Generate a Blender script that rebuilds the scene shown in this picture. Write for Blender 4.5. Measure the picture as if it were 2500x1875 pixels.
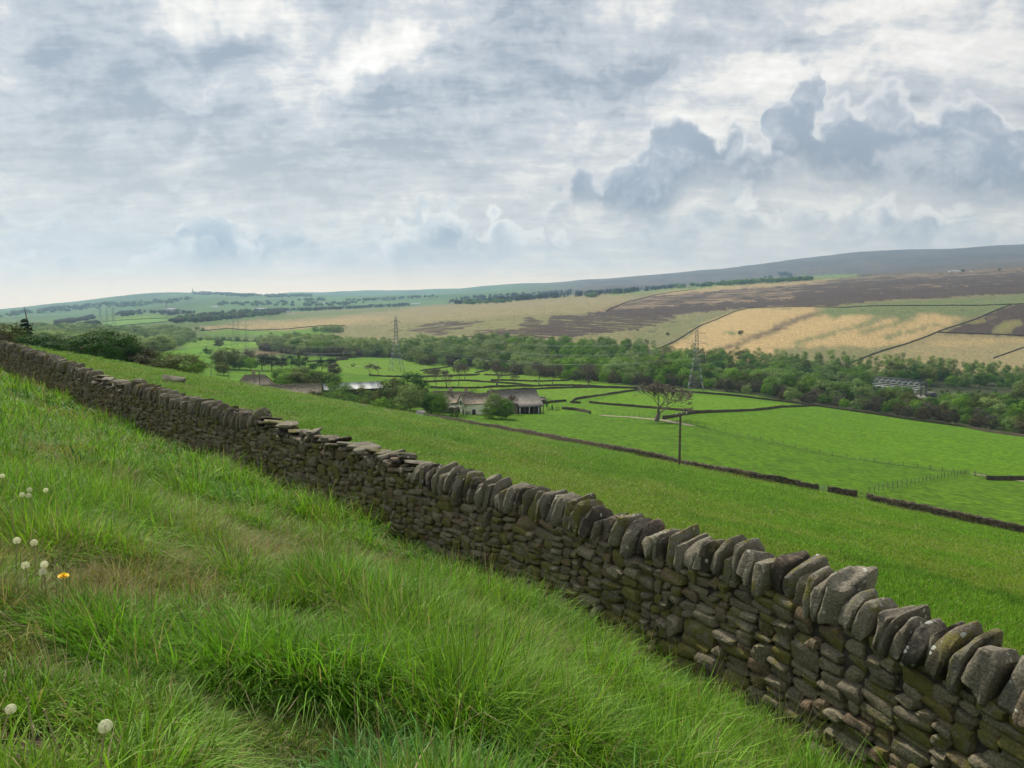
import bpy, bmesh, math, random
import numpy as np
from mathutils import Vector, Matrix

for o in list(bpy.data.objects): bpy.data.objects.remove(o)
scene = bpy.context.scene
COL = scene.collection

# ------------------------------------------------------------------ camera
cam_d = bpy.data.cameras.new('camera'); cam = bpy.data.objects.new('camera', cam_d); COL.objects.link(cam)
cam_d.sensor_width = 36.0
cam_d.lens = 36.0 * 1785.0 / 2500.0
cam_d.clip_start = .05; cam_d.clip_end = 60000
cam.location = (0, 0, 0)
cam.rotation_euler = (math.pi / 2 - math.atan(177.5 / 1785.0), 0, 0)
scene.camera = cam

# ------------------------------------------------------------------ light: bright broken cloud, sun high ahead and a little left
SUN_AZ, SUN_EL = math.radians(-30), math.radians(51)      # azimuth from +Y, positive to the right
SUN_STRENGTH, SUN_ANGLE = 4.8, math.radians(4)
WORLD_STRENGTH = 0.1
EXPOSURE = 0.0
sun_d = bpy.data.lights.new('sun', 'SUN'); sun = bpy.data.objects.new('sun', sun_d); COL.objects.link(sun)
sun_d.energy = SUN_STRENGTH; sun_d.angle = SUN_ANGLE; sun_d.color = (1.0, .93, .80)
_sd = Vector((math.sin(SUN_AZ) * math.cos(SUN_EL), math.cos(SUN_AZ) * math.cos(SUN_EL), math.sin(SUN_EL)))
sun.rotation_euler = _sd.to_track_quat('Z', 'Y').to_euler()
sun.location = (0, 0, 400)
vs = scene.view_settings
vs.view_transform = 'Standard'; vs.look = 'None'; vs.exposure = EXPOSURE; vs.gamma = 1.0; vs.use_curve_mapping = False
scene.cycles.max_bounces = 4; scene.cycles.diffuse_bounces = 2; scene.cycles.glossy_bounces = 1; scene.cycles.transmission_bounces = 2
scene.cycles.caustics_reflective = False; scene.cycles.caustics_refractive = False
scene.cycles.use_adaptive_sampling = True; scene.cycles.adaptive_threshold = .02
scene.cycles.volume_bounces = 0; scene.cycles.transparent_max_bounces = 4
scene.cycles.use_denoising = True

# ------------------------------------------------------------------ node helper
class NT:
    """short-hand for node trees: every method returns an output socket"""
    def __init__(self, tree): self.t = tree; self.n = tree.nodes; self.l = tree.links
    def new(self, kind, **kw):
        nd = self.n.new(kind)
        for k, v in kw.items(): setattr(nd, k, v)
        return nd
    def put(self, sock, v):
        if v is None: return
        if isinstance(v, bpy.types.NodeSocket): self.l.new(v, sock)
        elif isinstance(v, (tuple, list)):
            if sock.type == 'RGBA' and len(v) == 3: v = (*v, 1)
            sock.default_value = v
        else:
            sock.default_value = v if sock.type not in ('RGBA', 'VECTOR') else ((v, v, v, 1) if sock.type == 'RGBA' else (v, v, v))
    def m(self, op, a, b=None, c=None, clamp=False):
        nd = self.new('ShaderNodeMath', operation=op); nd.use_clamp = clamp
        self.put(nd.inputs[0], a); self.put(nd.inputs[1], b)
        if c is not None: self.put(nd.inputs[2], c)
        return nd.outputs[0]
    def v(self, op, a, b=None, scale=None):
        nd = self.new('ShaderNodeVectorMath', operation=op)
        self.put(nd.inputs[0], a)
        if b is not None: self.put(nd.inputs[1], b)
        if scale is not None: self.put(nd.inputs['Scale'], scale)
        return nd.outputs['Value'] if op in ('LENGTH', 'DISTANCE', 'DOT_PRODUCT') else nd.outputs[0]
    def xyz(self, x, y, z):
        nd = self.new('ShaderNodeCombineXYZ')
        for s, q in zip(nd.inputs, (x, y, z)): self.put(s, q)
        return nd.outputs[0]
    def sep(self, vec):
        nd = self.new('ShaderNodeSeparateXYZ'); self.put(nd.inputs[0], vec); return nd.outputs
    def noise(self, vec, scale, detail=4, rough=.5, dist=0.0, color=False, dim='3D'):
        nd = self.new('ShaderNodeTexNoise', noise_dimensions=dim)
        self.put(nd.inputs['Vector'], vec); self.put(nd.inputs['Scale'], scale)
        nd.inputs['Detail'].default_value = detail; nd.inputs['Roughness'].default_value = rough
        nd.inputs['Distortion'].default_value = dist
        return nd.outputs['Color' if color else 'Fac']
    def vor(self, vec, scale, feature='F1', out='Distance', rand=1.0, dim='3D'):
        nd = self.new('ShaderNodeTexVoronoi', feature=feature, voronoi_dimensions=dim)
        self.put(nd.inputs['Vector'], vec); self.put(nd.inputs['Scale'], scale)
        nd.inputs['Randomness'].default_value = rand
        return nd.outputs[out]
    def ss(self, x, a, b, lo=0.0, hi=1.0):
        nd = self.new('ShaderNodeMapRange', interpolation_type='SMOOTHSTEP')
        self.put(nd.inputs[0], x); self.put(nd.inputs[1], a); self.put(nd.inputs[2], b)
        self.put(nd.inputs[3], lo); self.put(nd.inputs[4], hi)
        return nd.outputs[0]
    def lin(self, x, a, b, lo=0.0, hi=1.0):
        nd = self.new('ShaderNodeMapRange'); nd.clamp = True
        self.put(nd.inputs[0], x); self.put(nd.inputs[1], a); self.put(nd.inputs[2], b)
        self.put(nd.inputs[3], lo); self.put(nd.inputs[4], hi)
        return nd.outputs[0]
    def mix(self, f, a, b, blend='MIX'):
        nd = self.new('ShaderNodeMix', data_type='RGBA', blend_type=blend)
        self.put(nd.inputs[0], f); self.put(nd.inputs[6], a); self.put(nd.inputs[7], b)
        return nd.outputs[2]
    def attr(self, name, kind='GEOMETRY', out='Color'):
        nd = self.new('ShaderNodeAttribute', attribute_name=name, attribute_type=kind); return nd.outputs[out]

# ------------------------------------------------------------------ sky
def sky_dir(px, py):
    """bearing and elevation of a point of the sky"""
    p = math.atan(177.5 / 1785.0); x = (px - 1250) / 1785.; y = (937.5 - py) / 1785.
    d = Vector((x, math.cos(p) + y * math.sin(p), -math.sin(p) + y * math.cos(p))).normalized()
    return math.atan2(d.x, d.y), math.asin(d.z)

world = bpy.data.worlds.new('World'); scene.world = world; world.use_nodes = True
def build_sky():
    t = NT(world.node_tree); t.n.clear()
    sn = lambda *a, **k: t.noise(*a, dim='2D', **k)
    sv = lambda *a, **k: t.vor(*a, dim='2D', **k)
    out = t.new('ShaderNodeOutputWorld'); bg = t.new('ShaderNodeBackground')
    bg.inputs['Strength'].default_value = WORLD_STRENGTH
    t.l.new(bg.outputs[0], out.inputs[0])
    sky = t.new('ShaderNodeTexSky', sky_type='NISHITA'); sky.sun_disc = False
    sky.sun_elevation = SUN_EL; sky.sun_rotation = SUN_AZ
    sky.altitude = 250; sky.dust_density = 2.0
    d = t.new('ShaderNodeTexCoord').outputs['Generated']
    x, y, z = t.sep(d)
    zc = t.m('MAXIMUM', z, 0.0)
    az = t.m('ARCTAN2', x, y); el = t.m('ARCSINE', z)
    inv = t.m('DIVIDE', 1.0, t.m('ADD', zc, .22))
    plane = t.xyz(t.m('MULTIPLY', x, inv), t.m('MULTIPLY', y, inv), 0.0)
    # --- high layered cloud
    n1 = sn(t.v('MULTIPLY', plane, (1.0, 1.5, 1)), 1.5, 7, .60)
    n2 = sn(t.v('ADD', t.v('MULTIPLY', plane, (1.6, 3.4, 1)), (4.1, 1.7, 0)), 2.2, 6, .64)
    ang = t.xyz(az, el, 0.0)
    wob = t.v('SUBTRACT', sn(ang, 6.0, 4, .62, 0, True), (.5, .5, .5))
    angw = t.v('ADD', ang, t.v('SCALE', wob, scale=.16))
    def blob(px, py, rx, ry, w, rot=0.0):
        a, e = sky_dir(px, py)
        q = t.v('SUBTRACT', angw, (a, e, 0.0))
        if rot:
            mp = t.new('ShaderNodeVectorRotate', rotation_type='Z_AXIS'); t.put(mp.inputs['Vector'], q); mp.inputs['Angle'].default_value = rot
            q = mp.outputs[0]
        q = t.v('LENGTH', t.v('MULTIPLY', q, (1785. / rx, 1785. / ry, 0)))
        return t.lin(q, 0.0, 1.0, w, 0.0)
    bil = sn(ang, 26.0, 5, .62)                               # cauliflower edge
    big = sn(t.v('ADD', t.v('MULTIPLY', angw, (1.0, 1.9, 1)), (3.7, 1.1, 0)), 8.0, 3, .6)
    acc = None
    for b in [(200,270,640,200,.24,.12),(620,340,560,110,.22,.15),(1180,230,420,280,.16),(330,430,520,70,.20,.1),(900,470,500,80,.14),(1500,120,420,170,.16),
              (905,110,160,60,-.62,-.3),(480,-10,330,75,-.42),(1740,270,420,110,-.30,-.35),(2300,110,520,240,-.20),(1330,500,420,60,-.20),(100,475,420,60,-.16)]:
        k = blob(*b); acc = k if acc is None else t.m('ADD', acc, k)
    dens = t.m('ADD', t.m('ADD', t.m('MULTIPLY', n1, .62), t.m('MULTIPLY', n2, .84)), acc)
    dens = t.m('ADD', dens, t.m('ADD', t.m('MULTIPLY', t.m('SUBTRACT', big, .5), .95), t.m('MULTIPLY', t.m('SUBTRACT', bil, .5), .34)))
    fine = sn(t.v('ADD', t.v('MULTIPLY', plane, (2.2, 5.0, 1)), (9.3, 2.2, 0)), 3.6, 5, .66)      # thin streaks and shreds
    dens = t.m('ADD', dens, t.m('MULTIPLY', t.m('SUBTRACT', fine, .5), .36))
    c_hi = t.mix(t.ss(dens, .42, .80), (.93, .89, .83), (.60, .62, .65))
    c_hi = t.mix(t.ss(dens, .72, 1.16), c_hi, (.345, .385, .45))
    c_hi = t.mix(t.ss(dens, .50, .10), c_hi, (1.15, 1.10, 1.03))
    thin = t.ss(t.m('ADD', n2, t.m('MULTIPLY', n1, .5)), .60, .46)
    # --- horizon veil
    low = t.ss(el, .30, .015)
    c_hi = t.mix(t.m('MULTIPLY', low, .55), c_hi, (1.08, .96, .76))
    # --- heaped cloud, back-lit: pale rims, grey hearts, flat bases; outline given by top and base over the bearing
    AZ0 = .70
    u0 = t.m('DIVIDE', t.m('PINGPONG', t.m('ADD', az, AZ0), 2 * AZ0), 2 * AZ0)     # the same cloud goes on round the horizon
    EMAX = .5
    def curve(u, pts):
        nd = t.new('ShaderNodeFloatCurve'); t.put(nd.inputs['Value'], u)
        c = nd.mapping.curves[0]
        q = []
        for px, py in pts:
            a, e = sky_dir(px, py); q.append(((a + AZ0) / (2 * AZ0), max(0., e / EMAX)))
        q = [(0.0, q[0][1])] + q + [(1.0, q[-1][1])]
        c.points[0].location = q[0]; c.points[1].location = q[-1]
        for p in q[1:-1]: c.points.new(*p)
        nd.mapping.update()
        return t.m('MULTIPLY', nd.outputs[0], EMAX)
    cel = sv(t.v('ADD', ang, t.v('SCALE', wob, scale=.10)), 24.0, 'F1')
    def heap(tops, bases, soft, core, rim, warp, wid):
        u = t.m('ADD', u0, t.m('MULTIPLY', t.sep(wob)[0], warp))
        top = curve(u, tops); base = curve(u0, bases)
        up = t.m('SUBTRACT', top, el)
        up = t.m('ADD', up, t.m('ADD', t.m('MULTIPLY', t.m('SUBTRACT', bil, .5), .075), t.m('MULTIPLY', t.m('SUBTRACT', .42, cel), .060)))
        dn = t.m('ADD', t.m('SUBTRACT', el, base), t.m('MULTIPLY', t.m('SUBTRACT', big, .5), .06))
        a = t.m('MULTIPLY', t.ss(up, -.004, soft), t.ss(dn, -.02, .03))
        inner = t.ss(up, .002, wid)
        tex = t.ss(t.m('ADD', t.m('MULTIPLY', bil, .6), t.m('MULTIPLY', big, .5)), .44, .72)
        inner = t.m('MULTIPLY', inner, t.m('SUBTRACT', 1.0, t.m('MULTIPLY', tex, .42)))
        core = t.mix(t.ss(dn, .0, .075), tuple(v * .84 for v in core), tuple(v * 1.16 for v in core))
        rim_here = t.mix(t.ss(big, .42, .62), t.mix(.5, core, rim), rim)
        return a, t.mix(inner, rim_here, core)
    flat_lo = [(1000, 560)]
    aA, cA = heap([(1180,560),(1300,520),(1340,455),(1400,420),(1480,400),(1545,380),(1585,290),(1640,258),(1690,245),(1730,290),(1790,300),(1850,335),(1880,320),(1910,240),(1960,180),(1990,150),(2012,140),(2032,200),(2050,270),
                   (2075,260),(2105,215),(2150,228),(2200,205),(2240,200),(2275,245),(2320,215),(2370,205),(2420,235),(2470,300),(2540,330),(2640,380)],
                  [(1180,560),(1300,525),(1400,520),(1500,528),(1560,548),(1620,525),(1700,462),(1830,455),(1950,430),(2000,455),(2100,462),(2250,462),(2350,485),(2420,512),(2520,520),(2640,500)],
                  .022, (.29, .335, .405), (1.0, .97, .93), .075, .034)
    aB, cB = heap([(40,640),(110,640),(170,640),(260,660),(380,600),(420,550),(455,515),(520,512),(570,540),(590,590),(625,575),(655,545),(690,545),(720,580),(800,585),(860,600),(905,585),(950,560),(1000,540),(1045,500),(1085,505),(1120,500),(1160,520),
                   (1200,538),(1250,540),(1290,565),(1340,560),(1400,575),(1470,590),(1550,590),(1600,540),(1650,505),(1700,500),(1780,482),(1830,465),(1870,462),(1900,500),(1960,522),(2020,480),(2070,478),(2110,520),(2180,485),(2260,490),(2320,505),(2400,550),(2600,560)],
                  [(40,680),(250,680),(420,640),(560,652),(700,632),(900,628),(1100,622),(1300,612),(1500,600),(1700,568),(1900,565),(2100,582),(2400,595),(2600,600)],
                  .014, (.34, .41, .475), (1.06, 1.0, .89), .055, .060)
    c = t.mix(t.m('MULTIPLY', aB, .95), c_hi, cB)
    c = t.mix(t.m('MULTIPLY', aA, .92), c, cA)
    # veil in front of the lowest cloud, then blend with the clear sky
    c = t.mix(t.m('MULTIPLY', t.ss(el, .085, .0), .92), c, (1.95, 1.45, .84))
    cl = t.v('SCALE', c, scale=1.0 / WORLD_STRENGTH)
    cover = t.m('SUBTRACT', 1.0, t.m('MULTIPLY', thin, .16))
    below = t.ss(z, -.02, 0.0)
    res = t.mix(cover, sky.outputs[0], cl)
    res = t.mix(below, tuple(v * .6 / WORLD_STRENGTH for v in (.74, .745, .70)), res)
    t.put(bg.inputs['Color'], res)
    world.cycles.sampling_method = 'MANUAL'; world.cycles.sample_map_resolution = 256
build_sky()
import math, random
import numpy as np

# ------------------------------------------------------------------ layout
# metres; the viewer's eye is the origin, +Y is straight ahead, +X right
FPX = 1785.0                       # focal length in pixels of the 2500 px wide photograph
PITCH = math.atan(177.5 / FPX)     # camera looks slightly down
CP, SP = math.cos(PITCH), math.sin(PITCH)

def ray(px, py):
    x = (px - 1250.0) / FPX
    y = (937.5 - py) / FPX
    dy = CP + y * SP
    return x / dy, (-SP + y * CP) / dy          # X per metre of Y, Z per metre of Y

def project(X, Y, Z):
    d = Y * CP - Z * SP
    u = Y * SP + Z * CP
    return 1250 + FPX * X / d, 937.5 - FPX * u / d

def _hash(ix, iy, seed):
    h = (ix.astype(np.int64) * 374761393 + iy.astype(np.int64) * 668265263 + seed * 974711) & 0x7fffffff
    h = ((h ^ (h >> 13)) * 1274126177) & 0x7fffffff
    h = h ^ (h >> 16)
    return (h & 0xffff) / 65535.0

def vnoise(x, y, seed=0):
    x = np.asarray(x, float); y = np.asarray(y, float)
    ix = np.floor(x); iy = np.floor(y)
    fx = x - ix; fy = y - iy
    fx = fx * fx * (3 - 2 * fx); fy = fy * fy * (3 - 2 * fy)
    a = _hash(ix, iy, seed); b = _hash(ix + 1, iy, seed)
    c = _hash(ix, iy + 1, seed); d = _hash(ix + 1, iy + 1, seed)
    return (a + (b - a) * fx) * (1 - fy) + (c + (d - c) * fx) * fy

def fbm(x, y, seed=0, octv=4):
    s = 0; a = .5
    for i in range(octv):
        s = s + a * (vnoise(x * 2 ** i, y * 2 ** i, seed + i) - .5); a *= .5
    return s

# ---- far and valley profiles: for each bearing (photo column) distance -> height (or sight line)
def _pz(D, py): return D, ray(1250, py)[1] * D
Z = lambda D, z: (D, z)
P = _pz
COLS = [
 (-1500, [Z(60,-24), P(500,850), P(1000,818), P(2000,790), P(3000,778), P(5000,765), P(7000,759), Z(12000,-20)]),
 (0,    [Z(60,-24), P(500,850), P(1000,818), P(2000,788), P(3000,775), P(4500,764), P(6500,754), Z(8000,0), Z(12000,20)]),
 (180,  [Z(60,-26), P(500,862), P(900,832), P(1600,800), P(2400,785), P(3500,768), P(5000,750), P(6500,737), Z(8000,30), Z(12000,20)]),
 (300,  [Z(60,-28), Z(300,-35), P(600,868), P(900,840), P(1300,806), P(1700,790), P(2200,772), P(2700,768), P(4000,750), P(6500,722), Z(8000,90), Z(12000,20)]),
 (430,  [Z(60,-28), Z(300,-36), P(360,905), P(470,846), Z(540,-29), Z(640,-35), P(900,845), P(1300,806), P(1700,786), P(2300,768), P(4000,745), P(6500,711), Z(8000,120), Z(12000,20)]),
 (540,  [Z(60,-28), Z(250,-33), P(380,918), P(470,886), P(540,868), Z(620,-35), P(850,848), P(1050,828), P(1250,812), P(1450,796), P(1800,782), P(2400,765), P(4000,742), P(6500,713), Z(8500,150), Z(12000,60)]),
 (700,  [Z(60,-29), Z(250,-34), P(380,918), P(500,890), P(800,850), P(1000,830), P(1200,812), P(1400,800), P(2100,772), P(2600,762), P(4000,740), P(6000,722), Z(7000,110), P(9000,713), Z(12000,100)]),
 (950,  [Z(60,-34), Z(245,-34), P(300,985), P(400,938), P(529,905), P(650,876), Z(740,-47), P(950,822), P(1500,786), P(2600,750), Z(3000,5), P(4000,735), P(5500,722), Z(6500,90), P(9000,707), Z(12000,100)]),
 (1250, [Z(60,-31), Z(170,-31), P(275,1001), P(375,946), P(480,920), Z(600,-50), P(780,838), P(950,800), P(1500,758), P(2500,732), Z(2900,25), P(3400,727), P(5000,712), P(8000,694), Z(12000,150)]),
 (1500, [Z(60,-27), Z(130,-27), P(243,1020), P(300,990), P(420,950), P(480,935), Z(600,-53), P(780,852), P(1000,806), P(1500,757), P(2600,714), Z(3000,70), P(4200,704), P(8500,679), Z(12000,150)]),
 (1700, [Z(60,-26), Z(116,-26), P(243,1016), P(340,985), P(455,952), P(500,945), Z(610,-57), P(790,864), P(1150,794), P(1500,757), P(2600,703), P(3000,695), Z(3600,95), P(5000,690), P(7600,655), Z(12000,200)]),
 (2100, [Z(60,-27), Z(104,-27), P(250,1085), P(380,1008), P(430,995), P(560,955), Z(660,-62), P(800,885), P(1250,746), P(1400,733), P(2600,677), P(3000,668), Z(3300,140), P(4600,655), P(6900,613), Z(12000,250)]),
 (2500, [Z(60,-28.5), Z(92,-28.5), P(200,1152), P(303,1066), P(340,1058), Z(440,-63), Z(600,-66), P(780,905), P(1000,830), P(1250,744), P(1400,718), P(2600,655), P(3200,645), P(4400,632), P(6400,592), Z(12000,300)]),
 (3600, [Z(60,-28.5), Z(92,-28.5), P(200,1160), P(303,1080), P(340,1070), Z(440,-63), Z(600,-66), P(780,905), P(1000,830), P(1250,735), P(1400,700), P(2600,620), P(3200,610), P(6400,560), Z(12000,300)]),
]
_LD = np.linspace(math.log(40), math.log(13000), 700)
_PXG = np.linspace(-1500, 3600, 400)
def _build_grid():
    cols = np.array([[np.interp(math.exp(l), [d for d, z in tab], [z for d, z in tab]) for l in _LD] for _, tab in COLS])
    cx = np.array([c for c, _ in COLS], float)
    g = np.zeros((len(_PXG), len(_LD)))
    j = np.clip(np.searchsorted(cx, _PXG) - 1, 0, len(cx) - 2)
    f = (_PXG - cx[j]) / (cx[j + 1] - cx[j])
    g = cols[j] * (1 - f)[:, None] + cols[j + 1] * f[:, None]
    def blur(a, n, axis):
        k = np.hanning(n + 2)[1:-1]; k /= k.sum()
        pad = [(0, 0), (0, 0)]; pad[axis] = (n // 2, n // 2)
        b = np.pad(a, pad, mode='edge')
        return np.apply_along_axis(lambda r: np.convolve(r, k, 'valid'), axis, b)
    g = blur(g, 9, 0)
    g = blur(g, 11, 1)
    return g
_G = _build_grid()

S2 = math.sqrt(2.0)
S_WALL = 6.65                     # distance of the near wall from the eye, measured across the slope
_ZT = np.array([-40, -10, -1, .75, 2.15, 4.6, 8.6, 12.8, 23.8, 33.7, 80, 108, 145, 196, 260, 400], float)
_ZB = np.array([-4.2, -4.1, -3.98, -3.86, -3.76, -3.64, -3.60, -3.55, -3.20, -2.68, -1.5, -0.9, -0.55, -0.6, -1.4, -3], float)
def sw(t):
    """the near wall bends towards the viewer at its right end"""
    t = np.asarray(t, float)
    return S_WALL - np.where(t > 0, 1.9 * np.exp(-np.maximum(t, 0) / 3.2), 1.9 - t * .3)
def zbase(t):
    return (np.interp(t - 1.2, _ZT, _ZB) + 2 * np.interp(t, _ZT, _ZB) + np.interp(t + 1.2, _ZT, _ZB)) / 4

def st(X, Y): return (X + Y) / S2, (Y - X) / S2
def xy(s, t): return (s - t) / S2, (s + t) / S2

def H(X, Y, detail=True):
    X = np.asarray(X, float); Y = np.asarray(Y, float)
    s, t = st(X, Y)
    zb = zbase(t)
    sl = sw(t)
    u = np.clip((s - .5) / np.maximum(sl - .5, .8), 0, 1)
    verge = -1.5 + (zb + 1.5) * (u ** 1.05) - .02 * np.clip(-s, 0, 60)
    field = zb - .243 * (s - S_WALL) - .006 * np.clip(-48 - X, 0, 400) ** 2
    near = np.where(s < sl, verge, field)
    D = np.hypot(X, Y)
    az = np.arctan2(X, Y)
    az = np.clip(az, -1.0, .92)
    px = np.clip(1250 + FPX * np.tan(az), -1500, 3600)
    Yd = np.maximum(np.where(np.abs(np.arctan2(X, Y)) < 1.0, Y, D * .55), 1.0)
    l = np.clip((np.log(np.maximum(Yd, 41)) - _LD[0]) / (_LD[1] - _LD[0]), 0, len(_LD) - 1.001)
    c = np.clip((px - _PXG[0]) / (_PXG[1] - _PXG[0]), 0, len(_PXG) - 1.001)
    i = c.astype(int); fi = c - i; j = l.astype(int); fj = l - j
    zv = (_G[i, j] * (1 - fi) + _G[i + 1, j] * fi) * (1 - fj) + (_G[i, j + 1] * (1 - fi) + _G[i + 1, j + 1] * fi) * fj
    if detail:
        far = np.clip((Yd - 800) / 600, 0, 1)
        zv = zv + far * (fbm(X / 260, Y / 260, 7, 4) * 9 + fbm(X / 60, Y / 60, 9, 2) * 1.6)
        zv = zv + np.clip((Yd - 2800) / 1500, 0, 1) * fbm(X / 900, Y / 900, 17, 4) * 60
        zv = zv + fbm(X / 45, Y / 45, 3, 2) * .7
    k = 1.6
    h = np.clip(.5 + .5 * (near - zv) / k, 0, 1)
    z = zv * (1 - h) + near * h + k * h * (1 - h)
    z = np.where(D < 60, near, z)
    if detail:
        w = np.clip(1 - np.abs(s - sl) / .6, 0, 1)
        bump = fbm(X / .9, Y / .9, 21, 3) * .16 * np.clip(1 - D / 60, 0, 1) + fbm(X / 6, Y / 6, 22, 3) * .35 * np.clip((D - 8) / 12, 0, 1) * np.clip((400 - D) / 200, 0, 1)
        z = z + bump * (1 - w)
    return z

def Hs(x, y): return float(H(np.array([x]), np.array([y]))[0])

_DM = np.exp(np.linspace(math.log(12), math.log(11000), 1100))
def hit(px, py, dmin=12.0):
    """where the sight line through a photo point first meets the ground"""
    a, b = ray(px, py)
    d = _DM[_DM >= dmin]
    g = H(a * d, d) - b * d
    k = np.argmax(g > 0)
    if g[k] <= 0: k = int(np.argmax(g))
    D = d[k]
    if k > 0 and g[k] > 0 and g[k - 1] <= 0: D = d[k - 1] + (d[k] - d[k - 1]) * (-g[k - 1]) / (g[k] - g[k - 1])
    return float(a * D), float(D), Hs(a * D, D)
def hitv(px, py, dmin=12.0):
    ab = [ray(p, q) for p, q in zip(px, py)]; a = np.array([v[0] for v in ab]); b = np.array([v[1] for v in ab]); d = _DM[_DM >= dmin][::2]
    g = H((a[:, None] * d[None]).ravel(), np.tile(d, len(a))).reshape(len(a), -1) - b[:, None] * d[None]
    k = np.argmax(g > 0, 1); none = ~(g > 0).any(1); k[none] = np.argmax(g[none], 1) if none.any() else 0
    D = d[k]; return np.stack([a * D, D, H(a * D, D)], 1)
def at(px, D):
    a = ray(px, 850)[0]
    return a * D, D, Hs(a * D, D)
# ------------------------------------------------------------------ mesh helpers
def mesh_np(name, V, F, mat=None, smooth=False):
    me = bpy.data.meshes.new(name)
    V = np.asarray(V, np.float32)
    me.vertices.add(len(V)); me.vertices.foreach_set('co', V.ravel())
    Fs = F if isinstance(F, list) else [F]
    Fs = [np.asarray(f, np.int32) for f in Fs if len(f)]
    tot = sum(f.size for f in Fs); n = sum(len(f) for f in Fs)
    me.loops.add(tot); me.polygons.add(n)
    me.loops.foreach_set('vertex_index', np.concatenate([f.ravel() for f in Fs]))
    starts = []; c = 0
    for f in Fs:
        starts.append(c + np.arange(len(f)) * f.shape[1]); c += f.size
    me.polygons.foreach_set('loop_start', np.concatenate(starts).astype(np.int32))
    if smooth: me.polygons.foreach_set('use_smooth', np.ones(n, bool))
    me.update(calc_edges=True)
    if mat: me.materials.append(mat)
    return me

def set_attr(me, name, arr, kind='FLOAT'):
    a = me.attributes.new(name, kind, 'POINT')
    if kind == 'FLOAT': a.data.foreach_set('value', np.asarray(arr, np.float32))
    else: a.data.foreach_set('color', np.asarray(arr, np.float32).ravel())

def link(name, me, parent=None, loc=None, rot=None, scale=None, color=None):
    o = bpy.data.objects.new(name, me); COL.objects.link(o)
    if parent: o.parent = parent
    if loc is not None: o.location = loc
    if rot is not None: o.rotation_euler = rot
    if scale is not None: o.scale = scale
    if color is not None: o.color = (*color, 1)
    return o
def tag(o, label, cat, group=None, kind=None):
    o['label'] = label; o['category'] = cat
    if group: o['group'] = group
    if kind: o['kind'] = kind
    return o
def thing(name, label, cat, loc=(0, 0, 0), rz=0.0, group=None):
    o = bpy.data.objects.new(name, None); COL.objects.link(o); o.empty_display_size = .2
    o.location = loc; o.rotation_euler = (0, 0, rz)
    return tag(o, label, cat, group)
def structure(name, me):
    o = link(name, me); o['kind'] = 'structure'; return o

class MB:
    """collects boxes, bars and tubes into one mesh"""
    def __init__(self): self.V = []; self.Q = []; self.T = []; self.n = 0
    def add(self, V, Q=(), T=()):
        V = np.asarray(V, float)
        if len(Q): self.Q.append(np.asarray(Q) + self.n)
        if len(T): self.T.append(np.asarray(T) + self.n)
        self.V.append(V); self.n += len(V)
    def box(self, c, size, rz=0.0):
        hx, hy, hz = [q / 2 for q in size]
        v = np.array([[sx * hx, sy * hy, sz * hz] for sz in (-1, 1) for sx, sy in ((-1, -1), (1, -1), (1, 1), (-1, 1))])
        if rz:
            co, si = math.cos(rz), math.sin(rz); v = v @ np.array([[co, si, 0], [-si, co, 0], [0, 0, 1]])
        self.add(v + np.asarray(c), [[3, 2, 1, 0], [4, 5, 6, 7], [0, 1, 5, 4], [1, 2, 6, 5], [2, 3, 7, 6], [3, 0, 4, 7]])
    def bar(self, a, b, r, r2=None, n=4, cap=True):
        a = np.asarray(a, float); b = np.asarray(b, float); d = b - a; L = np.linalg.norm(d)
        if L < 1e-6: return
        d /= L; h = np.array([0, 0, 1.]) if abs(d[2]) < .9 else np.array([1., 0, 0])
        u = np.cross(d, h); u /= np.linalg.norm(u); w = np.cross(d, u)
        an = np.arange(n) * 2 * math.pi / n + math.pi / 4
        ring = np.cos(an)[:, None] * u + np.sin(an)[:, None] * w
        r2 = r if r2 is None else r2
        V = np.concatenate([a + ring * r, b + ring * r2])
        Q = [[i, (i + 1) % n, n + (i + 1) % n, n + i] for i in range(n)]
        if cap and n == 4: Q += [[3, 2, 1, 0], [4, 5, 6, 7]]
        self.add(V, Q)
    def mesh(self, name, mat, smooth=False):
        return mesh_np(name, np.concatenate(self.V), [np.concatenate(x) for x in (self.Q, self.T) if x], mat, smooth)
    def build(self, name, mat, parent=None, smooth=False, **kw):
        return link(name, self.mesh(name, mat, smooth), parent, **kw)

# ------------------------------------------------------------------ materials
def material(name):
    m = bpy.data.materials.new(name); m.use_nodes = True
    t = NT(m.node_tree); b = t.n['Principled BSDF']
    b.inputs['Specular IOR Level'].default_value = .25
    return m, t, b
def flat(name, col, rough=.8, metal=0.0, var=.25, scale=3.0, spec=.25):
    """plain painted / weathered surface with grain and blotches"""
    m, t, b = material(name)
    pos = t.new('ShaderNodeNewGeometry').outputs['Position']
    n = t.noise(pos, scale, 5, .6); n2 = t.noise(pos, scale * 9, 3, .6)
    f = t.m('ADD', t.m('MULTIPLY', n, .7), t.m('MULTIPLY', n2, .3))
    c = t.mix(t.ss(f, .3, .7), tuple(v * (1 - var) for v in col), tuple(min(1, v * (1 + var)) for v in col))
    t.put(b.inputs['Base Color'], c); b.inputs['Roughness'].default_value = rough; b.inputs['Metallic'].default_value = metal
    b.inputs['Specular IOR Level'].default_value = spec
    return m

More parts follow.
